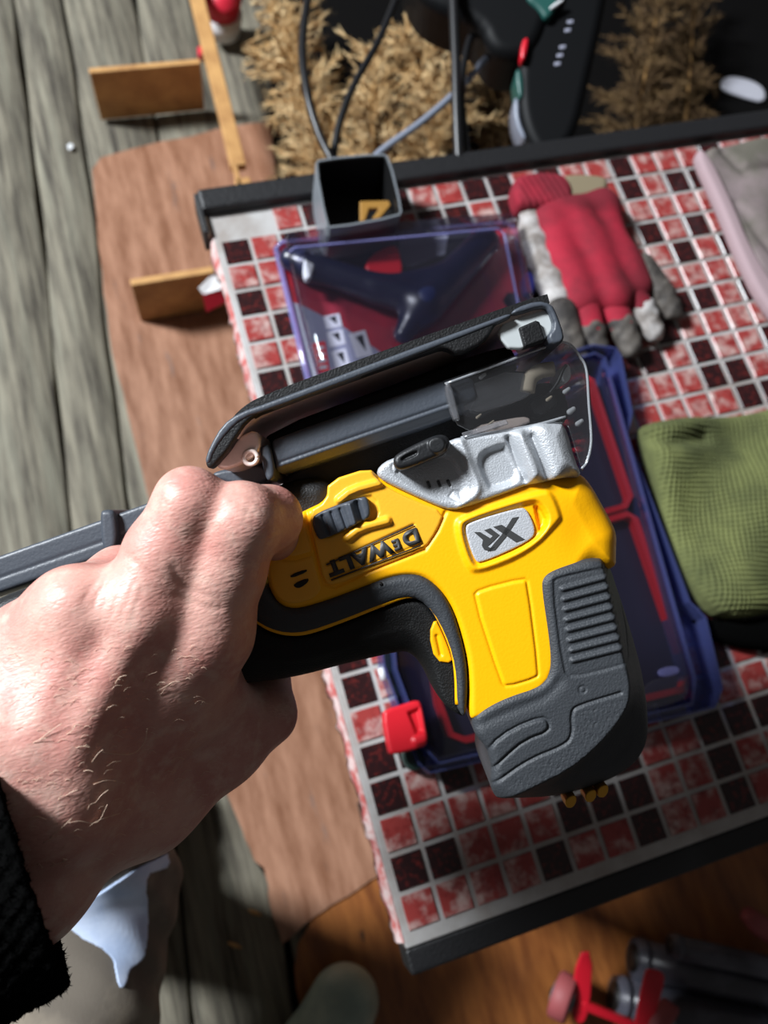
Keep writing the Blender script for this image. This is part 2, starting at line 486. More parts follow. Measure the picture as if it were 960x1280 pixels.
def boxobj(name, x0, x1, y0, y1, z0, z1, m, parent=None, bev=0.0, M=None, at=None):
    bm = bmesh.new(); box_bm(bm, x0, x1, y0, y1, z0, z1, M)
    if bev: bmesh.ops.bevel(bm, geom=bm.edges[:], offset=bev, segments=2, profile=0.5, affect='EDGES')
    bmesh.ops.recalc_face_normals(bm, faces=bm.faces[:])
    me = bpy.data.meshes.new(name); bm.to_mesh(me); bm.free()
    return finish(name, me, m, parent, smooth=False, at=at)

def slab_poly(name, pts, z0, z1, m, parent=None, wob=None):
    """flat sheet cut to a traced outline (world metres)"""
    n = len(pts); v = [(p[0], p[1], z0) for p in pts] + [(p[0], p[1], z1) for p in pts]
    bm = bmesh.new(); vs = [bm.verts.new(q) for q in v]
    bm.faces.new(vs[n:]); bm.faces.new(vs[:n][::-1])
    for i in range(n): bm.faces.new((vs[i], vs[(i + 1) % n], vs[n + (i + 1) % n], vs[n + i]))
    bmesh.ops.triangulate(bm, faces=[f for f in bm.faces if len(f.verts) > 4])
    bmesh.ops.recalc_face_normals(bm, faces=bm.faces[:])
    me = bpy.data.meshes.new(name); bm.to_mesh(me); bm.free()
    return finish(name, me, m, parent, smooth=False)

def wall_ring(name, poly, z0, z1, t, m, parent=None, closed=True):
    """upright thin wall following an outline (world metres, t metres thick)"""
    p = np.array(poly, float)[:, :2]; n = len(p)
    prv = np.roll(p, 1, 0) if closed else np.vstack([p[:1], p[:-1]])
    nxt = np.roll(p, -1, 0) if closed else np.vstack([p[1:], p[-1:]])
    tg = nxt - prv; tg /= np.linalg.norm(tg, axis=1)[:, None] + 1e-12
    nr = np.c_[tg[:, 1], -tg[:, 0]]
    a, b = p + nr * t / 2, p - nr * t / 2
    v = [(*q, z0) for q in a] + [(*q, z0) for q in b] + [(*q, z1) for q in b] + [(*q, z1) for q in a]
    f = []
    for i in range(n if closed else n - 1):
        j = (i + 1) % n
        for k in range(4): f.append((k * n + i, k * n + j, ((k + 1) % 4) * n + j, ((k + 1) % 4) * n + i))
    if not closed:
        f.append((0, n, 2 * n, 3 * n)); f.append((n - 1, 4 * n - 1, 3 * n - 1, 2 * n - 1))
    me = pymesh(name, v, f)
    bm = bmesh.new(); bm.from_mesh(me); bmesh.ops.recalc_face_normals(bm, faces=bm.faces[:]); bm.to_mesh(me); bm.free()
    return finish(name, me, m, parent, smooth=False)

def text_part(name, txt, px, py, h, size_mm, ang, m, parent, thick=0.4, bold=0.03, xs=1.0, shear=0.0):
    cu = bpy.data.curves.new(name, 'FONT'); cu.body = txt; cu.size = 1.0; cu.extrude = 0.0; cu.offset = bold; cu.shear = shear
    cu.align_x = 'CENTER'; cu.align_y = 'CENTER'; cu.fill_mode = 'FRONT'
    cu.space_character = 1.08
    ob = bpy.data.objects.new(name, cu); COL.objects.link(ob)
    dg = bpy.context.evaluated_depsgraph_get()
    me = bpy.data.meshes.new_from_object(ob.evaluated_get(dg))
    bpy.data.objects.remove(ob)
    bm = bmesh.new(); bm.from_mesh(me)
    r = bmesh.ops.extrude_face_region(bm, geom=bm.faces[:])
    cx, cy = HELD.px(px, py, h); ca, sa = math.cos(ang), math.sin(ang)
    top = {v for v in r['geom'] if isinstance(v, bmesh.types.BMVert)}
    for v in bm.verts:
        x, y = v.co.x * size_mm * xs, v.co.y * size_mm
        v.co = Vector(HELD.world([cx + x * ca - y * sa, cy + x * sa + y * ca, h + (thick if v in top else -0.3)])[0])
    bmesh.ops.recalc_face_normals(bm, faces=bm.faces[:])
    bm.to_mesh(me); bm.free(); me.materials.clear()
    return finish(name, me, m, parent, smooth=False)

# ================================================================== SETTING: floor of old planks
FDIR = PZ(113, 240, 0) - PZ(82, 0, 0); FDIR = FDIR[:2] / np.linalg.norm(FDIR[:2])
FANG = math.atan2(-FDIR[1], -FDIR[0]) - math.pi / 2
floor = boxobj('floor', -1.6, 2.2, -1.2, 2.4, -0.06, -0.030, 'subfloor'); floor['kind'] = 'structure'
base = PZ(113, 240, 0)[:2]
rot = Matrix.Rotation(FANG, 4, 'Z')
off = 0.0; edges = [0.0]
for i in range(9): edges.append(edges[-1] + random.uniform(0.085, 0.13))
neg = [0.0]
for i, wd in enumerate((0.066, 0.085, 0.10, 0.095, 0.11, 0.1, 0.1)): neg.append(neg[-1] - wd)
edges = sorted(set(edges + neg))
for a, b in zip(edges[:-1], edges[1:]):
    bm = bmesh.new()
    ny = 60; z = random.uniform(-0.002, 0.0)
    Lx = b - a - 0.0035
    rows = []
    ph = random.uniform(0, 9)
    for j in range(ny + 1):
        y = -1.3 + 2.9 * j / ny
        wv = 0.0022 * math.sin(y * 9 + ph) + 0.0015 * math.sin(y * 23 + ph * 2)
        row = []
        for (x, zz) in ((0, -0.03), (0, -0.0025), (0.0025, 0), (Lx / 2, 0.0008), (Lx - 0.0025, 0), (Lx, -0.0025), (Lx, -0.03)):
            row.append(bm.verts.new(rot @ Vector((a + x + (wv if x < Lx / 2 else wv), y, zz + z)) + Vector((base[0], base[1], 0))))
        rows.append(row)
    for j in range(ny):
        for k in range(6): bm.faces.new((rows[j][k], rows[j][k + 1], rows[j + 1][k + 1], rows[j + 1][k]))
    bmesh.ops.recalc_face_normals(bm, faces=bm.faces[:])
    me = bpy.data.meshes.new('floor_plank'); bm.to_mesh(me); bm.free()
    if me.polygons[len(me.polygons) // 2].normal.z < 0: me.flip_normals()
    finish('floor_plank', me, 'plank', floor)

def fpoly(pts, z): return [PZ(x, y, z) for x, y in pts]
def ragged(pts, amp, sub=4):
    out = []
    p = [np.array(q, float) for q in pts]
    for a, b in zip(p, p[1:] + p[:1]):
        L_ = np.linalg.norm(b - a)
        k = max(1, min(sub, int(L_ / 8)))
        for i in range(k):
            q = a + (b - a) * i / k
            if i: q = q + RNG.normal(0, amp, 2)
            out.append(q)
    return out
up_sheet = ragged([(115, 212), (126, 197), (275, 160), (430, 140), (600, 500), (600, 1020), (480, 1092), (420, 1128), (388, 1150), (352, 1180),
                   (337, 1130), (330, 1085), (318, 1076), (296, 1022), (250, 900), (190, 640), (165, 540), (140, 440), (128, 340)], 1.3)
lo_ = slab_poly('lino_sheet', fpoly(up_sheet, 0.005), 0.0032, 0.0052, 'lino')
tag(lo_, 'brown wood-effect linoleum sheet under the table, with torn lower edge', 'linoleum')
low_sheet = ragged([(368, 1215), (372, 1180), (420, 1100), (480, 1060), (560, 980), (1040, 900), (1100, 1400), (400, 1400), (382, 1300)], 1.2)
lo2 = slab_poly('lino_sheet', fpoly(low_sheet, 0.002), 0.0008, 0.0026, 'lino2')
tag(lo2, 'orange-brown wood-effect linoleum piece beside the rubber boot, under the torn sheet', 'linoleum')

# ================================================================== TABLE with mosaic top
T0 = np.array([0.0, 0.0, TZ]); PI_ = 0.025
TW, T1, T2 = 0.60, -0.008, 0.577
table = root('mosaic_table', (0.3, 0.28, 0.0), 'low table with red and maroon mosaic tile top and black edging', 'table')
boxobj('table_top', -0.0035, TW, T1, T2 + 0.02, TZ - 0.028, TZ - 0.0006, 'film', table, bev=0.001)
boxobj('front_edging', -0.0045, TW + 0.004, T1 - 0.017, T1 - 0.0005, TZ - 0.034, TZ - 0.002, 'rim', table, bev=0.002)
boxobj('back_rail', -0.008, TW + 0.004, T2, T2 + 0.021, TZ - 0.004, TZ + 0.009, 'rim', table, bev=0.003)
boxobj('rail_end', -0.011, -0.0065, T2 - 0.02, T2 + 0.019, TZ - 0.02, TZ + 0.006, 'rim', table, bev=0.001)
for x in (0.04, TW - 0.05):
    for y in (0.05, T2 - 0.05):
        boxobj('leg', x - 0.018, x + 0.018, y - 0.018, y + 0.018, 0.0055, TZ - 0.0285, 'rim', table, bev=0.002)
# torn film skirt hanging along the left side
v = []; f = []; n = 120
for i in range(n + 1):
    y = T1 + 0.004 + (T2 - 0.02 - T1) * i / n
    dp = 0.010 + 0.012 * abs(math.sin(i * 0.37) * math.sin(i * 0.11 + 1)) + random.uniform(0, 0.006)
    ox = 0.001 + random.uniform(0, 0.002)
    v += [(-0.0037, y, TZ - 0.0004), (-0.0048 - ox, y, TZ - dp * 0.5), (-0.0046 - ox * 1.6, y + random.uniform(-.002, .002), TZ - dp),
          (-0.0040, y, TZ - dp + 0.002)]
for i in range(n):
    for k in range(3): f.append((i * 4 + k, i * 4 + k + 1, i * 4 + 5 + k, i * 4 + 4 + k))
finish('torn_film_edge', pymesh('torn_film_edge', v, f), 'filmside', table)

bm = bmesh.new(); box_bm(bm, -0.0107, 0.0107, -0.0107, 0.0107, -0.0006, 0.0008)
bmesh.ops.bevel(bm, geom=[e for e in bm.edges if all(q.co.z > 0 for q in e.verts)], offset=0.0006, segments=1, affect='EDGES')
bmesh.ops.recalc_face_normals(bm, faces=bm.faces[:])
tme = bpy.data.meshes.new('tile'); bm.to_mesh(tme); bm.free()
tmd = tme.copy(); tme.materials.append(MT['tilelight']); tmd.materials.append(MT['tiledark'])
def cell(px, py):
    p = PZ(px, py, TZ); return (math.floor(p[0] / PI_ + 0.02), math.floor(p[1] / PI_ + 0.02))
known_dark = {(4, 0), (7, 0), (10, 0), (0, 1), (1, 1), (6, 1), (7, 1), (10, 2), (11, 2), (12, 2), (0, 3), (0, 4), (11, 4), (0, 6),
              (0, 21), (0, 19), (0, 16), (1, 18), (1, 16), (2, 21)}
known_light = {(c, 0) for c in (0, 1, 2, 3, 5, 6, 8, 9, 11)} | {(c, 1) for c in (2, 3, 4, 8, 9, 11)} | {(0, 2), (1, 2), (2, 2), (3, 2), (9, 2), (1, 3), (11, 3), (12, 3),
              (12, 4), (0, 5), (1, 5), (0, 20), (0, 18), (0, 17), (1, 21), (1, 20), (1, 19), (1, 17), (2, 22)}
for q in ((782, 214), (791, 239), (845, 232), (872, 229), (870, 284), (817, 293), (857, 315), (911, 307), (883, 368), (857, 371), (937, 359),
          (881, 433), (896, 467), (924, 457), (937, 489), (956, 480), (956, 414), (555, 271), (586, 266), (609, 236), (634, 235), (640, 262)):
    known_dark.add(cell(*q))
for q in ((762, 215), (810, 210), (830, 205), (855, 200), (815, 235), (803, 262), (830, 257), (857, 252), (885, 247), (843, 290), (897, 280), (885, 311),
          (925, 335), (897, 340), (870, 345), (905, 365), (880, 400), (905, 395), (930, 390), (905, 430), (935, 425), (945, 450), (860, 440), (516, 250), (547, 247), (576, 239),
          (522, 277), (615, 262), (910, 490), (880, 495), (848, 505), (815, 510), (870, 470), (840, 475)):
    known_light.add(cell(*q))
ncol = int(TW / PI_)
for c in range(ncol):
    for r_ in range(23):
        if (r_ == 22 and c < 2): continue          # worn-off corner by the back rail
        ctr = np.array([(c + 0.5) * PI_, (r_ + 0.5) * PI_, TZ])
        q = (ctr - C) @ R
        if q[2] > 0: continue
        u = 480 - 1000 * q[0] / q[2]; v_ = 640 + 1000 * q[1] / q[2]
        if u > 1010 or v_ > 1320 or v_ < -40: continue
        # tiles wholly under the blister pack and the blue case show nothing
        dark = (c, r_) in known_dark or ((c, r_) not in known_light and random.random() < 0.36)
        o = bpy.data.objects.new('tile', tmd if dark else tme); COL.objects.link(o); o.parent = table
        o.location = ctr - np.array(table.location) + np.array([0, 0, random.uniform(0, 0.0003)])
        o.rotation_euler.z = random.uniform(-0.01, 0.01)


# ================================================================== THE JIGSAW (held upside down)
saw = root('cordless_jigsaw', P(600, 720, 0.34), 'yellow and black cordless jigsaw held upside down in the hand', 'jigsaw')
HB = 30.0
def pl(pts, h=HB, it=1, closed=False):
    q = pxpoly(HELD, pts, h)
    return chaikin(q, it, closed) if it else q
def groove(X, Y, H, pts, depth, width, h=HB, it=1, closed=False):
    q = pl(pts, h, it, closed)
    if closed: q = np.vstack([q, q[:1]])
    return H - depth * np.exp(-(line_dist(X, Y, q) / width) ** 2)

BARREL_R = [(736, 560), (750, 605), (764, 630), (775, 650), (783, 668), (782, 702), (803, 760), (820, 810), (837, 870)]
def r_barrel(lo, hi, reach):
    def fn(X, Y):
        d = line_dist(X, Y, pl(BARREL_R))
        return lo + (hi - lo) * sstep(-d, -reach, -reach * 0.35)
    return fn

YEL = [(410, 600), (463, 584), (472, 596), (527, 619), (560, 631), (575, 631), (640, 607), (660, 599), (676, 597), (707, 588), (735, 588), (750, 605), (764, 630), (775, 650), (783, 668), (782, 690), (782, 716), (740, 716), (700, 730),
       (690, 760), (700, 850), (640, 885), (591, 903), (586, 893), (587, 860), (585, 827), (577, 793), (567, 763), (553, 740), (533, 723), (513, 719), (487, 723), (450, 737),
       (410, 752), (377, 762), (360, 762), (347, 755), (337, 740), (332, 720), (333, 690), (345, 656), (380, 638), (408, 625)]
XR_OUT = [(566, 656), (577, 644), (676, 612), (690, 614), (702, 644), (701, 651), (662, 692), (598, 718), (582, 711)]
XR_IN = [(578, 660), (587, 651), (660, 628), (674, 628), (687, 652), (664, 680), (600, 707), (591, 703)]
PANEL = [(592, 745), (600, 737), (655, 723), (660, 728), (674, 841), (670, 848), (633, 859), (627, 853)]
def yel_feat(X, Y, d, H):
    a = poly_sd(X, Y, pl(XR_OUT, it=2, closed=True)); b = poly_sd(X, Y, pl(XR_IN, it=2, closed=True))
    H = H + 1.7 * sstep(-a, -0.9, 1.8) * sstep(b, -0.3, 1.4) - 0.6 * sstep(-b, 0, 0.8)
    p = poly_sd(X, Y, pl(PANEL, it=1, closed=True))
    H = H - 0.55 * np.exp(-(p / 0.55) ** 2) + 0.35 * sstep(-p, 0, 1.0)
    # slot beside the badge
    s = poly_sd(X, Y, pl([(667, 632), (675, 632), (686, 653), (674, 666)]))
    H = H - 2.0 * sstep(-s, 0, 0.6)
    for q_ in ([(557, 640), (547, 663), (531, 687), (467, 712), (418, 734), (404, 729), (396, 693), (383, 640)],):
        H = H - 0.9 * np.exp(-(line_dist(X, Y, pl(q_, it=0)) / 0.7) ** 2)
    # a shallow saddle right of the badge
    c = pl([(735, 665)])[0]
    H = H - 1.6 * np.exp(-(((X - c[0]) / 9) ** 2 + ((Y - c[1]) / 12) ** 2))
    return H
shell('body', YEL, HB, 'yellow', saw, r=3.0, step=0.42, zstep=1.3, feat=yel_feat, rfun=r_barrel(2.6, 15, 26))

# rear side cover, set apart by a seam
COV = [(410, 601), (463, 584), (470, 598), (487, 611), (520, 626), (556, 640), (547, 663), (531, 687), (467, 712), (418, 733), (404, 728), (396, 693), (384, 640), (408, 626)]
def cov_feat(X, Y, d, H):
    u = pl([(480, 640)])[0]
    H = H + 0.018 * (X - u[0]) * -1 + 0.03 * (Y - u[1])
    # raised guard ribs above and below the slide switch
    for q in ([(425, 625), (440, 613), (474, 604)], [(435, 672), (450, 660), (484, 651)]):
        H = H + 2.0 * np.exp(-(line_dist(X, Y, pl(q, it=1)) / 1.6) ** 4)
    # sunk tray under the switch and the lettering panel
    s = poly_sd(X, Y, pl([(388, 646), (450, 620), (470, 618), (476, 648), (450, 655), (398, 678)], it=1, closed=True))
    H = H - 0.9 * sstep(-s, -0.4, 0.9)
    for q in ([(408, 706), (517, 656)], [(414, 724), (526, 681)]):
        H = H - 0.7 * np.exp(-(line_dist(X, Y, pl(q, it=0)) / 0.5) ** 2)
    return H
cover = shell('rear_cover', COV, HB + 0.9, 'yellow2', saw, r=0.9, hb=18, step=0.36, zstep=0.8, feat=cov_feat, it=1)
END = [(333, 700), (345, 658), (380, 640), (392, 694), (400, 726), (404, 738), (390, 752), (362, 758), (344, 748), (336, 730)]
def end_feat(X, Y, d, H):
    H = groove(X, Y, H, [(338, 690), (360, 700), (396, 690)], 0.9, 1.0)
    c = pl([(370, 724)])[0]
    return H - 0.5 * np.exp(-(((X - c[0]) / 6) ** 2 + ((Y - c[1]) / 6) ** 2))
shell('end_cap', END, HB + 0.5, 'yellow2', saw, r=1.6, hb=16, step=0.4, zstep=0.9, feat=end_feat)
for q in ([(362, 719), (383, 711), (384, 715), (364, 723)], [(366, 730), (385, 722), (386, 727), (376, 735), (369, 735)]):
    shell('vent_slot', q, HB + 0.75, 'black', saw, r=0.25, hb=29, step=0.22, zstep=0.4, it=1)

# slide switch
sw = shell('slide_switch', [(389, 652), (394, 641), (450, 621), (460, 621), (464, 643), (458, 650), (404, 675), (396, 673)], 34.0, 'duct', saw, r=1.1, hb=28, step=0.26, zstep=0.6,
           feat=lambda X, Y, d, H: H + sum(-0.9 * np.exp(-(line_dist(X, Y, pl([(403 + 11 * k, 645 - 4.2 * k), (411 + 11 * k, 668 - 4.4 * k)], 34, 0)) / 0.55) ** 2) for k in range(3))
           - 2.4 * np.exp(-(line_dist(X, Y, pl([(446, 628), (453, 652)], 34, 0)) / 1.0) ** 2) + 1.2 * np.exp(-(line_dist(X, Y, pl([(437, 631), (444, 655)], 34, 0)) / 0.9) ** 2))

# lettering
text_part('lettering', 'D', 513.5, 671, HB + 0.7, 7.6, math.radians(201), 'letter', saw, bold=0.06, xs=1.14)
text_part('lettering', 'E', 495.5, 680, HB + 0.7, 5.6, math.radians(201), 'letter', saw, bold=0.05, xs=1.05)
text_part('lettering', 'WALT', 449, 696.5, HB + 0.7, 7.6, math.radians(201), 'letter', saw, bold=0.06, xs=1.16)

# badge
bd = shell('badge', [(580, 660), (588, 652), (650, 634), (659, 636), (671, 664), (662, 677), (602, 704), (593, 701)], HB + 0.7, 'badge', saw, r=0.5, hb=27.5, step=0.3, zstep=0.5, it=2)
# the two letters are cut as slanted bars
def bar_part(name, quads, h, m, parent, thick=0.25):
    v = []; f = []
    for qd in quads:
        k = len(v); n = len(qd)
        for z in (h - 0.2, h + thick):
            for x, y in qd: v.append([*HELD.px(x, y, h), z])
        f.append(tuple(range(k, k + n))); f.append(tuple(range(k + 2 * n - 1, k + n - 1, -1)))
        for i in range(n): f.append((k + i, k + (i + 1) % n, k + n + (i + 1) % n, k + n + i))
    me = pymesh(name, HELD.world(v), f)
    b_ = bmesh.new(); b_.from_mesh(me); bmesh.ops.recalc_face_normals(b_, faces=b_.faces[:]); b_.to_mesh(me); b_.free()
    return finish(name, me, m, parent, smooth=False)
cB = lambda X, Y: (520 + X / 2.824, 580 + Y / 2.824)
bar_part('badge_lettering', [[cB(340, 190), cB(362, 186), cB(318, 256), cB(278, 304), cB(252, 308), cB(300, 252)],
                             [cB(272, 222), cB(302, 214), cB(384, 266), cB(352, 276)],
                             [cB(204, 240), cB(226, 240), cB(262, 262), cB(270, 254), cB(240, 234), cB(262, 226), cB(294, 250), cB(268, 276), cB(236, 268)],
                             [cB(236, 268), cB(268, 276), cB(252, 290), cB(262, 296), cB(280, 292), cB(262, 308), cB(240, 302), cB(232, 288)]], HB + 0.7, 'letter', bd)

# ---- black band, thin yellow line, grip
LINE = [(300, 765), (317, 773), (337, 785), (360, 791), (387, 789), (433, 773), (473, 757), (507, 745), (527, 747), (543, 763), (557, 790), (567, 817), (571, 845), (572, 880)]
OUTB = [(585, 893), (587, 860), (585, 827), (577, 793), (567, 763), (553, 740), (533, 723), (513, 719), (487, 723), (450, 737), (410, 752), (377, 762), (360, 762), (347, 755), (337, 740), (325, 720)]
shell('grip_band', [(p[0] - 2, p[1] + 3) for p in LINE] + [(580, 900)] + [(x - 1, y - 2) for x, y in OUTB] + [(300, 720)], HB + 1.0, 'rubber', saw, r=3.2, hb=-30, step=0.5, zstep=1.2, it=1,
      feat=lambda X, Y, d, H: H + 0.0)
tube('pinstripe', [np.array(HELD.world([*HELD.px(x, y, 28.6), 28.6])[0]) for x, y in LINE], 0.0011, 'yellow', saw, sides=8)
GRIP = [(x, y + 2) for x, y in LINE] + [(583, 897), (557, 880), (540, 860), (527, 833), (513, 818), (500, 817), (473, 823), (433, 832), (363, 851), (300, 857), (200, 880), (200, 760)]
shell('grip', GRIP, 27.5, 'grip', saw, r=11, hb=-27, step=0.6, zstep=1.3, it=2, rfun=lambda X, Y: 2.0 + 12.0 * sstep(line_dist(X, Y, pl(LINE)), 3, 14), href=20)
shell('trigger_lock', [(544, 772), (536, 793), (544, 827), (567, 830), (562, 812), (553, 790)], 28.6, 'yellow', saw, r=0.9, hb=20, step=0.28, zstep=0.6, it=1,
      feat=lambda X, Y, d, H: H - 0.9 * np.exp(-(line_dist(X, Y, pl([(546, 795), (551, 818)], 28, 0)) / 0.7) ** 2))
shell('screw', [(475, 728), (478, 728), (479, 732), (476, 733), (474, 731)], HB + 1.4, 'black', saw, r=0.3, hb=29, step=0.2, zstep=0.4)

# ---- rear housing behind the hand
shell('rear_housing', [(-90, 800), (0, 742), (60, 730), (190, 690), (345, 602), (415, 592), (420, 640), (400, 720), (345, 775), (330, 855), (150, 905), (-90, 960)], 20, 'black', saw, r=7, hb=-22, step=1.0, zstep=1.5, href=18)

# ---- rubber nose
RUB = [(760, 699), (740, 698), (718, 702), (690, 711), (677, 721), (675, 736), (686, 807), (687, 842), (676, 857), (637, 869), (608, 883), (592, 896), (591, 908), (595, 922), (609, 937), (616, 962),
       (614, 982), (620, 1002), (638, 1026), (704, 1034), (772, 1018), (818, 996), (842, 966), (846, 925), (836, 870), (820, 810), (803, 760), (782, 702)]
RB = 31.5
NOSE_EDGE = [(742, 640), (750, 700), (762, 760), (776, 820), (788, 868), (770, 905), (720, 955), (660, 985), (600, 1012)]
def facet(X, Y, H, edge, slope):
    q = pl(edge, RB, 2); d = line_dist(X, Y, q)
    big = np.vstack([q, pl([(600, 1200), (1000, 1200), (1000, 640)], RB, 0)])
    out = np.where(poly_sd(X, Y, big) < 0, d, 0.0)
    return H - 24 * np.tanh(slope * np.where(out < 2, out * out / 4, out - 1) / 24)
def rub_feat(X, Y, d, H):
    pn = [(690, 727), (698, 722), (752, 710), (790, 706), (800, 822), (768, 833), (714, 846), (704, 838)]
    a = poly_sd(X, Y, pl(pn, it=1, closed=True))
    H = H - 0.8 * np.exp(-(a / 0.55) ** 2) - 0.5 * sstep(-a, 0, 1.0)
    for i in range(8):
        p0 = (520 + (515 + 5 * i) / 2.824, 580 + (440 + 36 * i) / 2.824); p1 = (520 + (690 + 7 * i) / 2.824, 580 + (392 + 36 * i) / 2.824)
        m_ = sstep(-a, 0.6, 1.6)
        H = H + 1.15 * m_ * np.exp(-(line_dist(X, Y, pl([p0, p1], it=0)) / 0.95) ** 4)
    e = poly_sd(X, Y, pl([(608, 952), (612, 930), (640, 909), (676, 895), (685, 900), (685, 913), (655, 924), (630, 945), (612, 965)], it=1, closed=True))
    H = H - 0.9 * np.exp(-(e / 0.6) ** 2) + 0.5 * sstep(-e, 0, 1.0)
    g = [(606, 990), (618, 978), (660, 948), (704, 931), (715, 918), (713, 888), (722, 881), (775, 865)]
    q = pl(g, it=2)
    H = H - 1.0 * np.exp(-(line_dist(X, Y, q) / 0.6) ** 2)
    # rib left by the first fold of the rubber at the neck
    H = H - 0.8 * np.exp(-(line_dist(X, Y, pl([(598, 905), (640, 886), (680, 872), (698, 852)], it=2)) / 2.2) ** 2)
    # pebbled texture on the nose
    t = poly_sd(X, Y, pl([(715, 893), (725, 884), (790, 866), (815, 880), (815, 960), (650, 1000), (625, 985), (665, 952), (708, 934)], it=1, closed=True))
    n = np.sin(X * 3.1 + 1.7 * np.sin(Y * 2.3)) * np.sin(Y * 3.4 + 1.5 * np.sin(X * 2.7))
    H = H + 0.16 * n * sstep(-t, 0, 1.5)
    H = facet(X, Y, H, NOSE_EDGE, 2.2)
    s = pl([(727, 861)], it=0)[0]; rr = np.hypot(X - s[0], Y - s[1])
    H = H - 0.5 * np.exp(-((rr - 1.3) / 0.4) ** 2)
    return H
def rub_r(X, Y):
    d = line_dist(X, Y, pl([(795, 730), (820, 810), (836, 870), (846, 925), (842, 966), (818, 996), (772, 1018), (704, 1034), (640, 1030)], RB))
    return 4.0 + 7.0 * sstep(-d, -20, -6)
shell('nose_cover', RUB, RB, 'rubber', saw, r=5, hb=-31, step=0.42, zstep=1.3, feat=rub_feat, rfun=rub_r)
for (x, y, a) in ((716, 1002, 12), (741, 995, 10), (756, 989, 9)):
    shell('brass_contact', [(x - 9, y + 8), (x - 9, y - 4), (x + 3, y - 9), (x + 6, y - 1), (x, y + 9)], 6, 'gold', saw, r=0.5, hb=-4, step=0.4, zstep=0.8, it=1)

# ---- silver gear case
GEAR = [(470, 588), (480, 577), (495, 571), (520, 566), (560, 551), (574, 546), (634, 539), (642, 536), (660, 532), (705, 520), (716, 540), (724, 573), (735, 596), (707, 596), (674, 604), (660, 606),
        (640, 614), (575, 637), (558, 637), (527, 624), (493, 608), (474, 598)]
def gear_feat(X, Y, d, H):
    p = poly_sd(X, Y, pl([(590, 568), (627, 552), (636, 557), (657, 600), (613, 616), (606, 608)], it=2, closed=True))
    H = H - 3.2 * sstep(-p, -0.3, 2.4)
    b = poly_sd(X, Y, pl([(638, 545), (645, 538), (655, 538), (678, 588), (674, 602), (661, 605), (656, 598)], it=2, closed=True))
    H = H + 3.6 * sstep(-b, -1.0, 3.0)
    c = line_dist(X, Y, pl([(690, 540), (706, 590)], it=0))
    H = H + 2.4 * np.exp(-(c / 6.5) ** 4)
    H = H - 1.6 * np.exp(-(line_dist(X, Y, pl([(664, 546), (684, 600)], it=0)) / 1.0) ** 2)
    H = H - 2.6 * np.exp(-(line_dist(X, Y, pl([(634, 548), (655, 600)], it=0)) / 1.0) ** 2)
    # ridge between the selector plate and the pocket
    H = H + 1.3 * np.exp(-(line_dist(X, Y, pl([(575, 552), (590, 590), (600, 615), (575, 632)], it=2)) / 1.6) ** 2)
    sp = poly_sd(X, Y, pl([(478, 586), (560, 556), (580, 590), (590, 618), (560, 632), (520, 616)], it=2, closed=True))
    H = H - 1.4 * sstep(-sp, 0, 3)
    # engraved speed marks and arrows
    for x in (535, 548, 560):
        H = H - 0.5 * np.exp(-(line_dist(X, Y, pl([(x - 1, 601 - (x - 535) * 0.05), (x + 2, 609 - (x - 535) * 0.05)], it=0)) / 0.45) ** 2)
    for q in ([(490, 582), (494, 580), (498, 588), (496, 593), (491, 590), (490, 582)], [(561, 621), (566, 614), (573, 614), (576, 627), (568, 625), (561, 621)]):
        H = H - 0.45 * np.exp(-(line_dist(X, Y, pl(q, it=0)) / 0.4) ** 2)
    return H
gear = shell('gear_case', GEAR, 32.5, 'silver', saw, r=2.2, hb=-28, step=0.36, zstep=1.0, feat=gear_feat, it=1, rfun=lambda X, Y: 2.0 + 8 * sstep(-line_dist(X, Y, pl([(707, 515), (728, 573), (737, 600)], it=0)), -14, -5))
for x in (535, 548, 560):
    shell('speed_mark', [(x - 2, 602 - (x - 535) * .08), (x + 1, 601 - (x - 535) * .08), (x + 4, 609 - (x - 535) * .08), (x + 1, 610 - (x - 535) * .08)], 31.4, 'letter', gear, r=0.15, hb=30, step=0.2, zstep=0.3, it=0)
shell('selector_lever', [(491, 575), (496, 566), (541, 544), (556, 542), (564, 551), (561, 564), (547, 571), (505, 588), (494, 585)], 43, 'lever', saw, r=2.0, hb=31, step=0.3, zstep=0.7,
      feat=lambda X, Y, d, H: H - 1.0 * sstep(-poly_sd(X, Y, pl([(500, 575), (503, 570), (521, 562), (523, 566), (520, 570), (504, 577)], 43, 1, True)), -0.1, 0.6)
      + 0.9 * sstep(-np.hypot(X - pl([(546, 556)], 43, 0)[0][0], Y - pl([(546, 556)], 43, 0)[0][1]), -3.6, -2.6))

# ---- dust duct behind the shoe, the bar running to the rear
shell('dust_duct', [(338, 553), (345, 547), (470, 503), (560, 472), (590, 465), (600, 505), (560, 522), (470, 552), (352, 592), (343, 588)], 28, 'duct', saw, r=1.6, hb=-30, step=0.5, zstep=1.2, it=1,
      feat=lambda X, Y, d, H: H - 0.6 * np.exp(-(line_dist(X, Y, pl([(350, 578), (560, 505)], 28, 0)) / 0.5) ** 2) - 3.0 * sstep(-line_dist(X, Y, pl([(352, 594), (600, 508)], 28, 0)), -4, -1))
shell('duct_clip', [(324, 562), (328, 556), (337, 554), (345, 594), (338, 602), (331, 598)], 31, 'duct', saw, r=1.6, hb=-24, step=0.35, zstep=0.8)
shell('shoe_bracket', [(318, 566), (340, 536), (480, 484), (600, 440), (640, 432), (650, 470), (560, 500), (345, 582)], 2, 'black', saw, r=1.5, hb=-34, step=0.7, zstep=1.4, it=1)
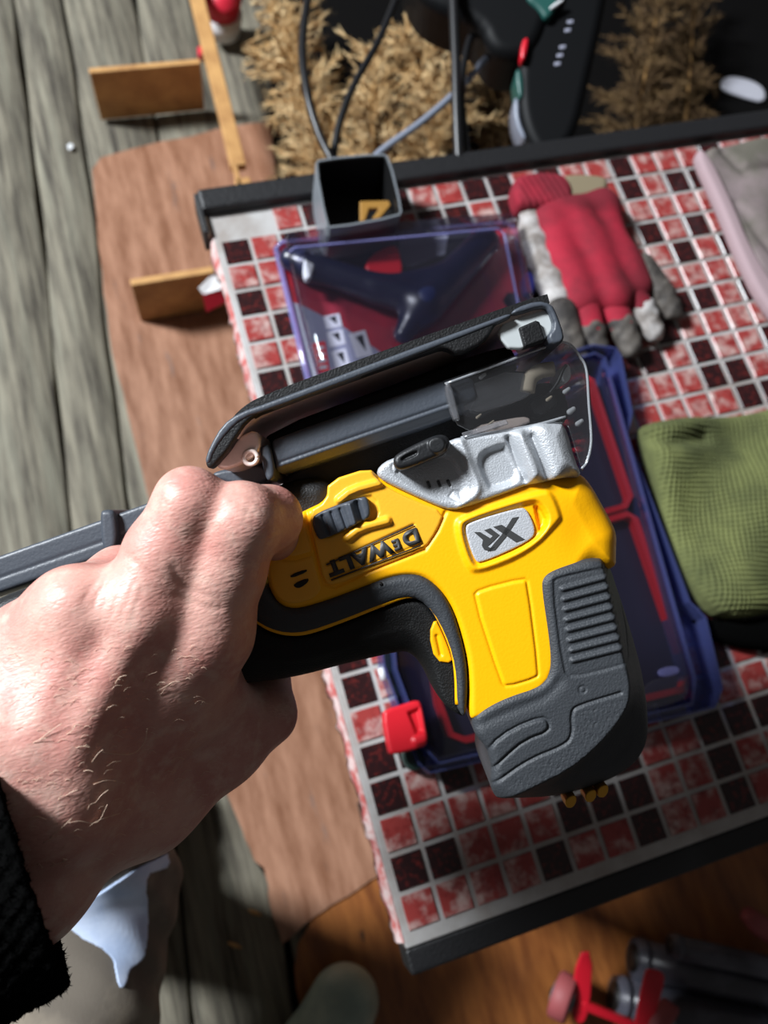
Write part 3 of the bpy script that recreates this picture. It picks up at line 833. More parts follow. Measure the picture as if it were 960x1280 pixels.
shell('inner_housing', [(345, 590), (470, 545), (560, 520), (640, 490), (700, 470), (720, 530), (640, 560), (560, 590), (480, 620), (400, 660), (360, 640)], 8, 'black', saw, r=2, hb=-26, step=0.8, zstep=1.5)
shell('rear_bar', [(-90, 726), (100, 659), (210, 619), (340, 574), (342, 610), (210, 664), (100, 706), (-90, 772)], 6, 'duct', saw, r=1.4, hb=-26, step=0.6, zstep=1.2, it=1,
      feat=lambda X, Y, d, H: H - 0.5 * np.exp(-(line_dist(X, Y, pl([(-90, 754), (210, 648)], 6, 0)) / 0.5) ** 2))
shell('bar_clip', [(123, 641), (128, 637), (140, 637), (145, 646), (147, 684), (134, 691), (126, 686)], 10, 'duct', saw, r=2.2, hb=-18, step=0.4, zstep=0.8)

# ---- shoe: a steel plate standing square to the tool's side, with a black cover along its rim
NEAR = 37.0
LINE_S = [(296, 548), (310, 527), (335, 511), (480, 458), (600, 415), (660, 394), (688, 386)]
prof = pl(LINE_S, NEAR, 2)
def plate_strip(name, prof, t, h0, h1, m, parent, inset=0.0):
    """sheet following a profile in the tool plane, t mm thick, reaching from h0 to h1"""
    p = np.array(prof); tg = np.gradient(p, axis=0); tg /= np.linalg.norm(tg, axis=1)[:, None]
    nr = np.c_[-tg[:, 1], tg[:, 0]]
    a, b = p + nr * (t + inset), p + nr * inset; n = len(p)
    v = [[*q, h0] for q in a] + [[*q, h0] for q in b] + [[*q, h1] for q in b] + [[*q, h1] for q in a]; f = []
    for i in range(n - 1):
        for k in range(4): f.append((k * n + i, k * n + i + 1, ((k + 1) % 4) * n + i + 1, ((k + 1) % 4) * n + i))
    f.append((0, n, 2 * n, 3 * n)); f.append((n - 1, 4 * n - 1, 3 * n - 1, 2 * n - 1))
    me = pymesh(name, HELD.world(v), f)
    b_ = bmesh.new(); b_.from_mesh(me); bmesh.ops.recalc_face_normals(b_, faces=b_.faces[:]); b_.to_mesh(me); b_.free()
    return finish(name, me, m, parent, smooth=False)
plate_strip('shoe_plate', prof, 2.0, -37, 36.5, 'plate', saw)
plate_strip('shoe_cover', prof, 3.4, -39, 38.5, 'black', saw, inset=2.0)
COVR = [(256, 578), (262, 560), (278, 532), (300, 517), (335, 505), (480, 450), (620, 399), (636, 392), (640, 396), (623, 400), (607, 427), (573, 443), (557, 434), (545, 436), (328, 514), (308, 526),
        (294, 547), (284, 563), (266, 583), (260, 586)]
shell('cover_flange', COVR, NEAR + 3, 'black', saw, r=0.9, hb=NEAR - 5, step=0.35, zstep=0.7, it=1)
shell('cover_flange', COVR, -NEAR + 1, 'black', saw, r=0.9, hb=-NEAR - 3, step=0.8, zstep=0.9, it=1, href=NEAR)
shell('cover_edge', [(255, 578), (261, 559), (277, 531), (299, 515), (335, 503), (480, 448), (620, 397), (637, 391), (640, 395), (622, 404), (482, 458), (336, 512), (304, 522), (284, 540), (268, 562), (262, 580)], NEAR + 3.6, 'duct', saw, r=1.0, hb=NEAR - 3, step=0.35, zstep=0.6, it=1)
# curled-up front of the shoe
shell('shoe_tip', [(268, 582), (286, 562), (297, 546), (320, 536), (326, 552), (322, 568), (300, 582), (280, 588)], 33, 'plate', saw, r=1.0, hb=-30, step=0.5, zstep=1.0, it=1)
ring = [HELD.world([*(np.array(HELD.px(313, 572, 34)) + 2.6 * np.array([math.cos(t), math.sin(t)])), 33.6])[0] for t in np.linspace(0, 2 * math.pi, 25)]
tube('screw_ring', ring, 0.0009, 'plate', saw, n=0)
shell('shoe_arm', [(262, 590), (300, 583), (330, 578), (345, 600), (300, 608), (270, 600)], 10, 'duct', saw, r=1.5, hb=-20, step=0.6, zstep=1.2)
# rear end of the shoe: open frame, pale plate and black latch
fr_out = [(638, 392), (645, 384), (672, 375), (690, 379), (697, 392), (706, 418), (704, 428), (690, 431), (684, 420), (694, 408), (686, 386), (676, 383), (648, 392)]
shell('end_frame', fr_out, NEAR + 3, 'duct', saw, r=1.0, hb=-36, step=0.4, zstep=1.0, it=1)
shell('end_plate', [(622, 420), (626, 406), (640, 395), (678, 384), (686, 386), (693, 408), (684, 424), (640, 440)], 36.5, 'paleplate', saw, r=0.6, hb=33, step=0.4, zstep=0.6, it=1)
shell('end_latch', [(649, 409), (670, 400), (675, 402), (682, 425), (656, 434)], 39, 'black', saw, r=0.6, hb=32, step=0.35, zstep=0.7, it=0)
shell('shoe_slot', [(566, 466), (572, 452), (630, 432), (640, 436), (646, 448), (600, 470)], 12, 'black', saw, r=1.0, hb=-20, step=0.5, zstep=1, it=1)

# ---- blade area seen through the clear guard
shell('blade_guide', [(575, 485), (655, 455), (668, 490), (640, 505), (590, 525)], 22, 'rubber', saw, r=1.5, hb=-10, step=0.5, zstep=1.0, it=1,
      feat=lambda X, Y, d, H: H - 1.0 * np.exp(-(line_dist(X, Y, pl([(585, 512), (660, 482)], 12, 0)) / 0.6) ** 2))
shell('guide_roller', [(648, 470), (660, 462), (672, 468), (674, 480), (664, 488), (652, 484)], 25, 'duct', saw, r=2.0, hb=-8, step=0.4, zstep=0.8)
shell('blade_clamp', [(660, 500), (690, 488), (700, 508), (670, 522)], 22, 'black', saw, r=1.2, hb=-8, step=0.4, zstep=0.8, it=1)
tube('lamp_lead', [HELD.world([*HELD.px(x, y, 25), 25])[0] for x, y in ((659, 490), (663, 473), (675, 464), (692, 461))], 0.0030, 'beige', saw)
tube('green_wire', [HELD.world([*HELD.px(x, y, 27), 27])[0] for x, y in ((687, 492), (697, 478), (704, 462), (708, 456))], 0.0007, 'cable', saw, sides=6)
shell('work_lamp', [(702, 458), (712, 452), (716, 470), (708, 480), (700, 472)], 25, 'white', saw, r=1.4, hb=2, step=0.4, zstep=0.8)
shell('roller_arm', [(590, 533), (640, 522), (662, 520), (664, 530), (600, 545)], 25, 'plate', saw, r=1.0, hb=0, step=0.4, zstep=0.8, it=1)
# clear guard: curved side pane, lip and wrap-around front
GU = [(556, 482), (561, 476), (625, 455), (690, 431), (711, 430), (725, 446), (733, 463), (736, 505), (739, 550), (734, 576), (727, 586), (722, 570), (707, 521), (660, 533), (576, 547)]
guard = shell('clear_guard', GU, 31, 'glass', saw, r=2.6, hb=29.6, step=0.4, zstep=0.45, it=1, rfun=lambda X, Y: 0.6 + 0 * X)
gp = pl([(690, 431), (711, 430), (725, 446), (733, 463), (736, 505), (739, 550), (734, 576), (727, 586)], 31, 2)
plate_strip('guard_front', gp, 1.2, -28, 30, 'glass', guard)
gp2 = pl([(556, 480), (625, 455), (690, 431)], 31, 1)
plate_strip('guard_rim', gp2, 1.2, 16, 30.5, 'glass', guard)
shell('guard_lip', [(555, 483), (561, 477), (565, 482), (576, 523), (573, 526), (566, 524)], 33.5, 'dusty', guard, r=1.0, hb=27, step=0.3, zstep=0.5, it=1)
shell('guard_pane', [(573, 487), (650, 458), (668, 490), (650, 502), (585, 520)], 27, 'dusty', guard, r=0.4, hb=26.2, step=0.4, zstep=0.3, it=1)
shell('guard_tab', [(577, 541), (633, 524), (636, 530), (580, 548)], 33.6, 'dusty', guard, r=0.4, hb=32.4, step=0.35, zstep=0.4, it=0)

# ================================================================== THE PERSON: hand, sleeve, trouser leg, boot
man = root('person', PZ(110, 1250, 0.0), 'person holding the jigsaw in one hand, in black fleece sleeve, khaki trousers and grey-green boot', 'person')
def hp(px, py, d): return ((px - 480) * d, -(py - 640) * d, 340 - 1000 * d)
def cone(a, b, ra, rb, k=None):
    t = (hp(*a), hp(*b), ra, rb)
    return t if k is None else t + (k,)
I0, Ia, I1, I2, I3 = (254, 790, .292), (277, 710, .284), (301, 652, .277), (336, 648, .291), (344, 672, .312)
M0, Ma, M1, M2, M3 = (176, 762, .282), (206, 692, .277), (237, 628, .273), (285, 642, .298), (300, 668, .318)
R0, R1, R2 = (92, 770, .280), (150, 724, .303), (205, 716, .328)
P0, P1, P2 = (34, 806, .286), (72, 772, .318), (125, 765, .335)
Wi, Wm, Wu = (128, 998, .306), (66, 985, .282), (2, 950, .273)
Ai, Au = (20, 1088, .294), (-40, 1010, .274)
prims = [
    # forearm and carpus
    cone((-150, 1190, .285), Ai, 30, 25.5, 10), cone((-200, 1110, .270), Au, 28, 23, 12),
    cone(Ai, Wi, 25.5, 22.5, 12), cone(Au, Wu, 23, 18, 12), cone(Ai, Wm, 24, 20, 12), cone(Wm, Wi, 20, 19, 12), cone(Wu, Wm, 18, 20, 12),
    # metacarpals
    cone(Wi, I0, 19, 16, 12), cone(Wm, M0, 20, 15, 12), cone(Wm, R0, 20, 15, 12), cone(Wu, P0, 18, 14, 12),
    cone((100, 880, .300), (220, 870, .312), 20, 18, 12),
    # knuckle webs
    cone(I0, M0, 13, 13, 9), cone(M0, R0, 13, 13, 9), cone(R0, P0, 13, 12.5, 9),
    # fingers
    cone(I0, Ia, 17, 15.2, 8), cone(Ia, I1, 15.2, 12.8, 5), cone(I1, I2, 12.8, 11.2, 6), cone(I2, I3, 11.2, 9.2, 5),
    cone(M0, Ma, 15, 13.6, 6), cone(Ma, M1, 13.6, 11.6, 4), cone(M1, M2, 11.6, 10.2, 3.5), cone(M2, M3, 10.2, 8.8, 4),
    cone(R0, R1, 14.5, 12.0, 6), cone(R1, R2, 12.0, 10.0, 4),
    cone(P0, P1, 13, 10.5, 6), cone(P1, P2, 10.5, 8.8, 4),
    # thumb and its web
    cone(Wi, (182, 992, .318), 20, 21, 12), cone((182, 992, .318), (272, 932, .334), 21, 17.5, 10), cone((272, 932, .334), (332, 893, .345), 16.5, 12.5, 6),
    cone((332, 893, .345), (334, 845, .360), 12.5, 10.5, 5), cone((240, 840, .306), (285, 905, .334), 16, 15, 12),
    # knuckle heads and tendons
    cone((98, 752, .272), (110, 764, .273), 9, 8, 10), cone((172, 752, .272), (182, 764, .273), 8, 8, 10), cone((262, 768, .285), (256, 790, .284), 8, 8, 10),
    cone((175, 775, .2705), (90, 930, .2665), 3.2, 3.5, 9), cone((98, 785, .2695), (45, 930, .2645), 3.0, 3.5, 9),
    cone((246, 800, .281), (150, 950, .288), 3.2, 3.5, 9),
]
def creases(X, Y, Z, F):
    def cr(pts, depth, wid, h):
        nonlocal F
        q = np.array([hp(x, y, h)[:2] for x, y in pts])
        d = line_dist(X[:, :, 0] + 0 * Y[:, :, 0], Y[:, :, 0] + 0 * X[:, :, 0], q)
        g = depth * np.exp(-(d / wid) ** 2)
        F = F + (g[:, :, None] * (Z > 340 - 1000 * (h + 0.035))).astype(np.float32)
    # index finger joint
    cr([(280, 634), (296, 626), (314, 634)], 0.5, 0.7, .268); cr([(276, 642), (298, 638), (318, 642)], 0.45, 0.7, .268); cr([(288, 620), (305, 617), (318, 623)], 0.3, 0.7, .268)
    cr([(214, 604), (236, 598), (254, 604)], 0.35, 0.7, .262)
    # folds at the root of the index finger and between the fingers
    cr([(223, 706), (232, 730), (258, 744)], 0.45, 1.0, .272); cr([(226, 742), (250, 756), (276, 760)], 0.35, 1.0, .274)
    for i in range(6):
        cr([(120 + 12 * i, 722 + 3 * i), (108 + 12 * i, 750 + 5 * i)], 0.28, 0.8, .265)
    for i in range(5):
        cr([(150 + 9 * i, 690 + 6 * i), (176 + 9 * i, 700 + 8 * i)], 0.25, 0.7, .266)
    return F
hand = blob('hand', prims, 'skin', man, step=0.9, post=creases)
sleeve_prims = [(hp(60, 1061, .278), hp(-190, 1160, .268), 44, 52)]
def cuff(X, Y, Z, F):
    ax0 = np.array(hp(12, 1080, .276)); axd = np.array(hp(-190, 1160, .268)) - ax0; axd /= np.linalg.norm(axd)
    a = np.array(hp(30, 1080, .238)); d = np.array([-0.92, -0.30, 0.48]); d /= np.linalg.norm(d)
    s = (X - a[0]) * d[0] + (Y - a[1]) * d[1] + (Z - a[2]) * d[2]           # distance behind the slanted cuff edge
    n = 0.9 * np.sin(X * 0.9 + 2 * np.sin(Z * 0.5)) * np.sin(Y * 0.8 + Z * 0.6) + 0.6 * np.sin(X * 2.1 + Z) * np.sin(Y * 2.3)
    F = np.maximum(F + n, -(s + n * 0.8))
    t = (X - ax0[0]) * axd[0] + (Y - ax0[1]) * axd[1] + (Z - ax0[2]) * axd[2]
    rad = np.sqrt((X - ax0[0] - t * axd[0]) ** 2 + (Y - ax0[1] - t * axd[1]) ** 2 + (Z - ax0[2] - t * axd[2]) ** 2)
    return np.maximum(F, np.where(s < 22, 38 - rad, -99)).astype(np.float32)  # hollow mouth
slv = blob('sleeve', sleeve_prims, 'fleece', man, step=1.2, post=cuff)
# fleece pile along the sleeve
def fuzz(name, src, n, ln, rad, m, parent, seed=3):
    me = src.data; rng = np.random.default_rng(seed)
    vc = np.empty(len(me.vertices) * 3, np.float32); me.vertices.foreach_get('co', vc); vc = vc.reshape(-1, 3)
    vn = np.empty(len(me.vertices) * 3, np.float32); me.vertices.foreach_get('normal', vn); vn = vn.reshape(-1, 3)
    pick = rng.choice(len(vc), min(n, len(vc)), replace=False); V = []; Fq = []
    for i in pick:
        b = vc[i] - vn[i] * 0.0004; d = vn[i] + rng.normal(0, 0.7, 3); d /= np.linalg.norm(d); s = np.cross(d, rng.normal(0, 1, 3)); s /= np.linalg.norm(s) + 1e-9
        k = len(V); L_ = ln * rng.uniform(0.5, 1.3)
        V += [b + s * rad, b - s * rad, b + d * L_ + rng.normal(0, L_ * 0.25, 3)]; Fq.append((k, k + 1, k + 2))
    me2 = pymesh(name, V, Fq); me2.materials.append(MT[m])
    o = bpy.data.objects.new(name, me2); COL.objects.link(o); o.parent = parent; o['kind'] = 'stuff'
    return o
fz = fuzz('fleece_pile', slv, 15000, 0.0016, 0.00035, 'fleece', slv)

# blond hairs on the back of the hand and wrist
hv = np.empty(len(hand.data.vertices) * 3, np.float32); hand.data.vertices.foreach_get('co', hv); hv = hv.reshape(-1, 3) + np.array(man.location)
hq = [tuple(p.vertices) for p in hand.data.polygons]
bvh = BVHTree.FromPolygons([Vector(q) for q in hv], hq)
def on_hand(px, py):
    d = Vector(P(px, py, 1.0) - C).normalized()
    hit = bvh.ray_cast(Vector(C), d)
    return (hit[0], hit[1]) if hit[0] is not None else (None, None)
cH = lambda X, Y: (X / 2.4, 820 + Y / 2.4)
hairs = [[(305, 288), (360, 294), (400, 286), (430, 250), (438, 208)], [(275, 318), (290, 290), (302, 276)], [(430, 78), (440, 55), (472, 40)], [(470, 90), (480, 76), (498, 72)], [(345, 82), (358, 60), (375, 52)],
         [(480, 118), (500, 90), (525, 68)], [(120, 250), (150, 226), (190, 200)], [(150, 545), (180, 515), (212, 480)], [(205, 500), (235, 492), (285, 494), (312, 440)], [(285, 440), (300, 415), (316, 398)],
         [(85, 490), (110, 478), (140, 484)], [(320, 330), (335, 316), (355, 312)], [(200, 235), (215, 225), (230, 205)], [(228, 275), (245, 268), (268, 270)], [(265, 512), (290, 490), (350, 466)],
         [(185, 615), (200, 604), (186, 596)], [(195, 420), (215, 405), (230, 398)], [(280, 385), (310, 372), (342, 372)], [(250, 345), (262, 340), (275, 344)], [(150, 630), (185, 612), (192, 600)],
         [(130, 560), (160, 540), (175, 530)], [(100, 260), (120, 250), (142, 244)], [(350, 190), (358, 180), (366, 178)], [(425, 130), (436, 124), (446, 126)], [(470, 105), (490, 92), (520, 70)]]
V = []; Fq = []
def add_hair(pts, r=0.00011, lift=0.0016):
    w_ = []
    n = len(pts)
    for i, (x, y) in enumerate(pts):
        p, nn = on_hand(x, y)
        if p is None: return
        w_.append(np.array(p + nn * lift * (0.1 + 1.4 * i / n)))
    me = tube_mesh('t', spline(w_, 4), r, 4)
    k = len(V); V.extend([tuple(q.co) for q in me.vertices]); Fq.extend([tuple(a + k for a in p.vertices) for p in me.polygons])
    bpy.data.meshes.remove(me)
for h_ in hairs: add_hair([cH(*q) for q in h_])
for i in range(150):
    x, y = random.uniform(5, 260), random.uniform(810, 1090)
    a = random.uniform(-1.2, -0.2); l = random.uniform(6, 15)
    add_hair([(x, y), (x + l * .5 * math.cos(a), y + l * .5 * math.sin(a) - 1), (x + l * math.cos(a + .3), y + l * math.sin(a + .3))], 0.00006, 0.001)
oh = finish('arm_hair', pymesh('arm_hair', V, Fq), 'hair', man); oh['kind'] = 'stuff'

# trouser leg (bent knee below the arm), with daylight painted on it as a pale blue patch
def kp(px, py, d): return tuple(1000 * P(px, py, d))
class World:
    def world(self, v): return np.asarray(v, float).reshape(-1, 3) / 1000.0
WLD = World()
def folds(X, Y, Z, F):
    return F + 2.2 * np.sin(X * 0.07 + Z * 0.05) * np.sin(Y * 0.06 - Z * 0.04 + 1) + 1.2 * np.sin((X + Y) * 0.16 + 2 * np.sin(Z * 0.05))
leg = blob('trouser_leg', [(kp(130, 1120, .56), kp(60, 1420, .50), 46, 62), (kp(130, 1120, .56), kp(118, 1020, .52), 46, 40), (kp(130, 1120, .56), kp(118, 1130, .74), 46, 44), (kp(118, 1130, .74), kp(172, 1012, .80), 44, 40), (kp(60, 1150, .60), kp(-60, 1330, .55), 42, 60)], 'trousers', man, k=16, step=2.4, fr=WLD, post=folds)  # includes unseen knee and shin volumes added to shade the floor alongside
lv = np.empty(len(leg.data.vertices) * 3, np.float32); leg.data.vertices.foreach_get('co', lv); lv = lv.reshape(-1, 3) + np.array(man.location)
lb = BVHTree.FromPolygons([Vector(q) for q in lv], [tuple(p.vertices) for p in leg.data.polygons])
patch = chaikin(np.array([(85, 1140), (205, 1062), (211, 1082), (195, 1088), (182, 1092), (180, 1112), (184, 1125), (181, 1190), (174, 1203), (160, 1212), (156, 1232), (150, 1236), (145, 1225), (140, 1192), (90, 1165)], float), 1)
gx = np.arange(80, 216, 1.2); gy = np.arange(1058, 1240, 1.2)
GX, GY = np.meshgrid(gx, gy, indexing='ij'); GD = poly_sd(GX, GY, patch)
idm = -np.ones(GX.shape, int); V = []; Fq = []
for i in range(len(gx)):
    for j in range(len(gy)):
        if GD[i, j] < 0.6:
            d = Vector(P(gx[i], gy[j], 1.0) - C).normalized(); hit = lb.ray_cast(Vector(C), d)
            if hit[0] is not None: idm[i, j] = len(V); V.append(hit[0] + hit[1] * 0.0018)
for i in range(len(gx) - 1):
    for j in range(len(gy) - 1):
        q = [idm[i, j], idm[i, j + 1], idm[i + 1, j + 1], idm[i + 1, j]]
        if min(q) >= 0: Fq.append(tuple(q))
pt = finish('daylight_patch', pymesh('daylight_patch', V, Fq), 'bluedaylight', man)
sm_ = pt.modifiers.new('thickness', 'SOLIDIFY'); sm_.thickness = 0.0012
pt['label'] = 'pale blue patch of painted daylight on the trousers'

# rubber boot
def bp_(px, py, z): return tuple(1000 * PZ(px, py, z))
boot = blob('boot', [(bp_(430, 1252, .035), bp_(395, 1330, .045), 34, 40), (bp_(395, 1330, .045), bp_(340, 1440, .06), 40, 42), (bp_(424, 1262, .022), bp_(380, 1350, .022), 26, 32),
                     (bp_(340, 1440, .07), bp_(325, 1420, .25), 42, 48)], 'boot', man, k=14, step=2.0, fr=WLD,
            post=lambda X, Y, Z, F: np.maximum(F, 6.0 - Z))
sole = slab_poly('boot_sole', [(p[0] / 1000, p[1] / 1000) for p in chaikin(np.array([bp_(444, 1236, .005)[:2], bp_(465, 1262, .005)[:2], bp_(458, 1300, .005)[:2], bp_(410, 1400, .005)[:2], bp_(320, 1400, .005)[:2], bp_(372, 1270, .005)[:2], bp_(405, 1236, .005)[:2]]), 2)], 0.0035, 0.0105, 'rubber', boot)

# ================================================================== ON THE TABLE
def t3(px, py, h): return (*TAB.px(px, py, h), h)
def tw(px, py, h): return TAB.world(t3(px, py, h))[0]

# ---- blister pack with a hot-glue gun
pack_out = [(345, 312), (352, 304), (632, 279), (642, 284), (675, 428), (665, 440), (396, 488), (387, 482)]
pack = root('glue_gun_pack', tw(500, 390, 0), 'clear blister pack with navy glue gun on red card, by the square tin', 'blister pack')
card_pts = [tw(x, y, 2) for x, y in pack_out]
slab_poly('card', card_pts, TZ + 0.0012, TZ + 0.0030, 'cardred', pack)
slab_poly('grey_print', [tw(x, y, 3) for x, y in [(366, 378), (378, 382), (428, 408), (475, 440), (490, 468), (398, 484), (390, 478)]], TZ + 0.0029, TZ + 0.0034, 'cardgrey', pack)
slab_poly('black_print', [tw(x, y, 3) for x, y in [(356, 308), (440, 298), (585, 287), (600, 300), (540, 345), (470, 340), (400, 320), (360, 330)]], TZ + 0.0029, TZ + 0.0034, 'cardblack', pack)
slab_poly('grey_print', [tw(x, y, 3) for x, y in [(500, 298), (560, 292), (556, 318), (510, 335), (497, 330)]], TZ + 0.0033, TZ + 0.0037, 'cardgrey', pack)
for q in ([(404, 396), (424, 392), (428, 408), (408, 412)], [(408, 416), (428, 412), (432, 430), (412, 435)], [(436, 418), (456, 413), (466, 444), (446, 448)], [(414, 440), (432, 436), (438, 458), (420, 462)]):
    a = np.array(q, float); c = a.mean(0)
    sq = slab_poly('picture_box', [tw(x, y, 3) for x, y in a], TZ + 0.0033, TZ + 0.0037, 'cardicon', pack)
    slab_poly('picture_mark', [tw(*(c + (p - c) * np.array([0.45, 0.7])), 3) for p in a[[0, 1, 2]]], TZ + 0.0036, TZ + 0.0039, 'cardblack', sq)
lab = slab_poly('red_label', [tw(x, y, 3) for x, y in [(390, 430), (406, 427), (412, 464), (397, 468)]], TZ + 0.0033, TZ + 0.0037, 'red', pack)
for k in range(4):
    y = 434 + 8 * k
    slab_poly('label_mark', [tw(x, yy, 3) for x, yy in [(395 + k * 1.4, y), (404 + k * 1.4, y - 1.5), (405 + k * 1.4, y + 3), (396 + k * 1.4, y + 4.5)]], TZ + 0.0036, TZ + 0.0039, 'cardicon', lab)
gun = blob('glue_gun', [(t3(384, 332, 16), t3(505, 372, 18), 11, 13), (t3(364, 324, 14), t3(392, 335, 15), 10, 11), (t3(606, 302, 15), t3(528, 384, 18), 12.5, 16), (t3(528, 380, 18), t3(504, 418, 14), 15, 8),
                    (t3(470, 362, 17), t3(548, 350, 17), 10, 12)], 'navy', pack, k=7, step=1.1, fr=TAB)
tube('nozzle', [tw(506, 412, 14), tw(500, 424, 12)], [0.006, 0.003], 'duct', gun, n=0)
shell('gun_trigger', [(454, 338), (462, 318), (492, 303), (500, 312), (506, 346), (480, 350)], 16, 'red', pack, r=2, hb=8, step=0.8, fr=TAB)
shell('gun_glint', [(380, 318), (390, 314), (396, 318), (388, 350), (378, 346)], 27.5, 'white', pack, r=1, hb=20, step=0.7, fr=TAB)  # white highlight on the gun, painted as a raised band
shell('blister_dome', [(354, 314), (360, 309), (628, 285), (636, 289), (664, 424), (656, 432), (402, 478), (394, 474)], 34, 'blister', pack, r=7, hb=3.6, step=1.6, zstep=1.6, fr=TAB, href=8)
rim = [tw(x, y, 5) for x, y in pack_out + [pack_out[0]]]
tube('blister_edge', rim, 0.0026, 'blister_rim', pack, sides=8, n=0)
rim2 = [tw(x, y, 33) for x, y in [(362, 316), (368, 310), (622, 286), (630, 292), (655, 418), (646, 425)]]
tube('blister_edge', rim2, 0.0013, 'blister_rim', pack, sides=6, n=0)
slab_poly('hang_hole', [tw(x, y, 3.4) for x, y in [(628, 376), (634, 366), (645, 366), (652, 376), (645, 384), (634, 385)]], TZ + 0.0031, TZ + 0.0036, 'cardblack', pack)

# ---- blue see-through case with a red lattice and a red latch
case_out = [(446, 520), (742, 431), (770, 435), (776, 445), (790, 515), (784, 545), (862, 752), (882, 772), (903, 860), (894, 884), (538, 966), (524, 955), (480, 832)]
case = root('plastic_case', tw(670, 700, 0), 'blue see-through plastic case with red lattice and red latch, under the jigsaw', 'case')
W2 = lambda pts, h: [tw(x, y, h) for x, y in pts]
wall_ring('outer_wall', W2(case_out, 24), TZ + 0.0012, TZ + 0.024, 0.0016, 'bluecase', case)
slab_poly('case_base', W2(case_out, 2), TZ + 0.0010, TZ + 0.0026, 'bluecase', case)
inner = [(470, 530), (738, 452), (748, 456), (852, 848), (848, 872), (552, 946), (536, 930), (500, 840)]
slab_poly('tray', W2(inner, 4), TZ + 0.0027, TZ + 0.0060, 'inkblue', case)
wall_ring('inner_wall', W2([(464, 524), (742, 444), (754, 450), (866, 850), (862, 880), (548, 954), (530, 936), (494, 838)], 26), TZ + 0.0027, TZ + 0.030, 0.0018, 'bluecase', case)
wall_ring('red_lattice', W2([(480, 552), (724, 470), (738, 478), (786, 622), (780, 634), (520, 706), (512, 700)], 12), TZ + 0.006, TZ + 0.016, 0.0042, 'red', case)
wall_ring('red_lattice', W2([(524, 720), (782, 644), (792, 650), (858, 842), (852, 862), (580, 925), (562, 918), (548, 880)], 12), TZ + 0.006, TZ + 0.016, 0.0046, 'red', case)
slab_poly('clear_lid', W2([(468, 530), (740, 450), (750, 455), (860, 850), (856, 874), (550, 948), (534, 930), (500, 840)], 30), TZ + 0.0301, TZ + 0.0311, 'lidclear', case)
shell('lid_corner', [(800, 852), (852, 842), (862, 852), (860, 876), (806, 890)], 33, 'blister', case, r=2, hb=31.3, step=0.9, zstep=0.6, fr=TAB)
for q in ([(822, 836), (848, 831), (852, 842), (826, 848)],):
    shell('lid_ridge', q, 34.5, 'blister_rim', case, r=1, hb=31.3, step=0.7, zstep=0.7, fr=TAB)
shell('green_rail', [(470, 800), (486, 800), (508, 868), (492, 880)], 15, 'green', case, r=2, hb=1.2, step=0.8, fr=TAB)
shell('green_rail', [(500, 938), (524, 930), (536, 960), (512, 966)], 14, 'green', case, r=2, hb=1.2, step=0.8, fr=TAB)
lt = shell('latch', [(478, 892), (484, 886), (504, 880), (522, 874), (528, 880), (536, 928), (530, 934), (492, 944), (486, 940)], 36, 'red', case, r=2.2, hb=24.5, step=0.55, zstep=0.9, fr=TAB, it=1,
           feat=lambda X, Y, d, H: H - 3.2 * sstep(-poly_sd(X, Y, pxpoly(TAB, [(509, 890), (524, 884), (530, 914), (520, 918)], 36)), -0.5, 1.5) + 1.8 * np.exp(-(line_dist(X, Y, pxpoly(TAB, [(521, 926), (531, 922)], 36)) / 3.0) ** 4))
tube('latch_pin', [tw(476, 835, 20), tw(480, 850, 20)], 0.0025, 'white', case, n=0)

# ---- open square tin with a tan bracket inside
tin_rim = chaikin(np.array([(394, 206), (400, 199), (478, 192), (486, 197), (502, 262), (498, 270), (414, 285), (408, 280)], float), 1)
tin = root('square_tin', tw(450, 250, 0), 'open square tin, grey outside and black inside, behind the glue gun pack', 'tin')
wall_ring('tin_wall', [tw(x, y, 46) for x, y in tin_rim], TZ + 0.0012, TZ + 0.046, 0.0016, 'tin', tin)
ci = tin_rim.mean(0)
tl = wall_ring('tin_lining', [tw(*(ci + (p - ci) * 0.955), 46) for p in tin_rim], TZ + 0.003, TZ + 0.0455, 0.001, 'tin_in', tin)
slab_poly('tin_bottom', [tw(*(ci + (p - ci) * 0.965), 46) for p in tin_rim], TZ + 0.0012, TZ + 0.0029, 'tin_in', tin)
gb = shell('angle_bracket', [(450, 251), (486, 250), (489, 256), (470, 279), (460, 280), (474, 260), (462, 260), (456, 278), (450, 278)], 34, 'brassdull', None, r=0.8, hb=30, step=0.6, zstep=0.8, fr=TAB, it=0)
tag(gb, 'tan angled bracket lying in the open square tin', 'bracket')

# ---- work glove
glove = root('work_glove', tw(735, 330, 0), 'red work glove with dirty white palm and grey fingertips, beside the blister pack', 'glove')
GZ = 0.8
blob('back', [(t3(690, 275, 18), t3(728, 372, 18), 17, 17), (t3(722, 268, 20), t3(770, 365, 20), 19, 18), (t3(752, 262, 18), t3(796, 355, 18), 16, 16), (t3(706, 262, 18), t3(754, 254, 18), 15, 15)], 'glovered', glove, k=9, step=1.5, fr=TAB, zscale=GZ,
     post=lambda X, Y, Z, F: F + 1.5 * np.sin(X * 0.10 + 0.06 * Y + 1.5 * np.sin(Y * .04)))
shell('cuff', [(641, 226), (650, 215), (680, 211), (705, 214), (716, 225), (720, 252), (690, 256), (655, 256), (646, 248)], 26, 'glovered', glove, r=7, hb=1.2, step=1.3, fr=TAB, it=2,
      feat=lambda X, Y, d, H: H + 0.7 * np.sin((X + 0.2 * Y) * 1.1))
shell('cuff_lining', [(700, 220), (712, 214), (756, 216), (764, 226), (758, 243), (720, 248), (702, 240)], 23, 'tan', glove, r=6, hb=1.2, step=1.3, fr=TAB)
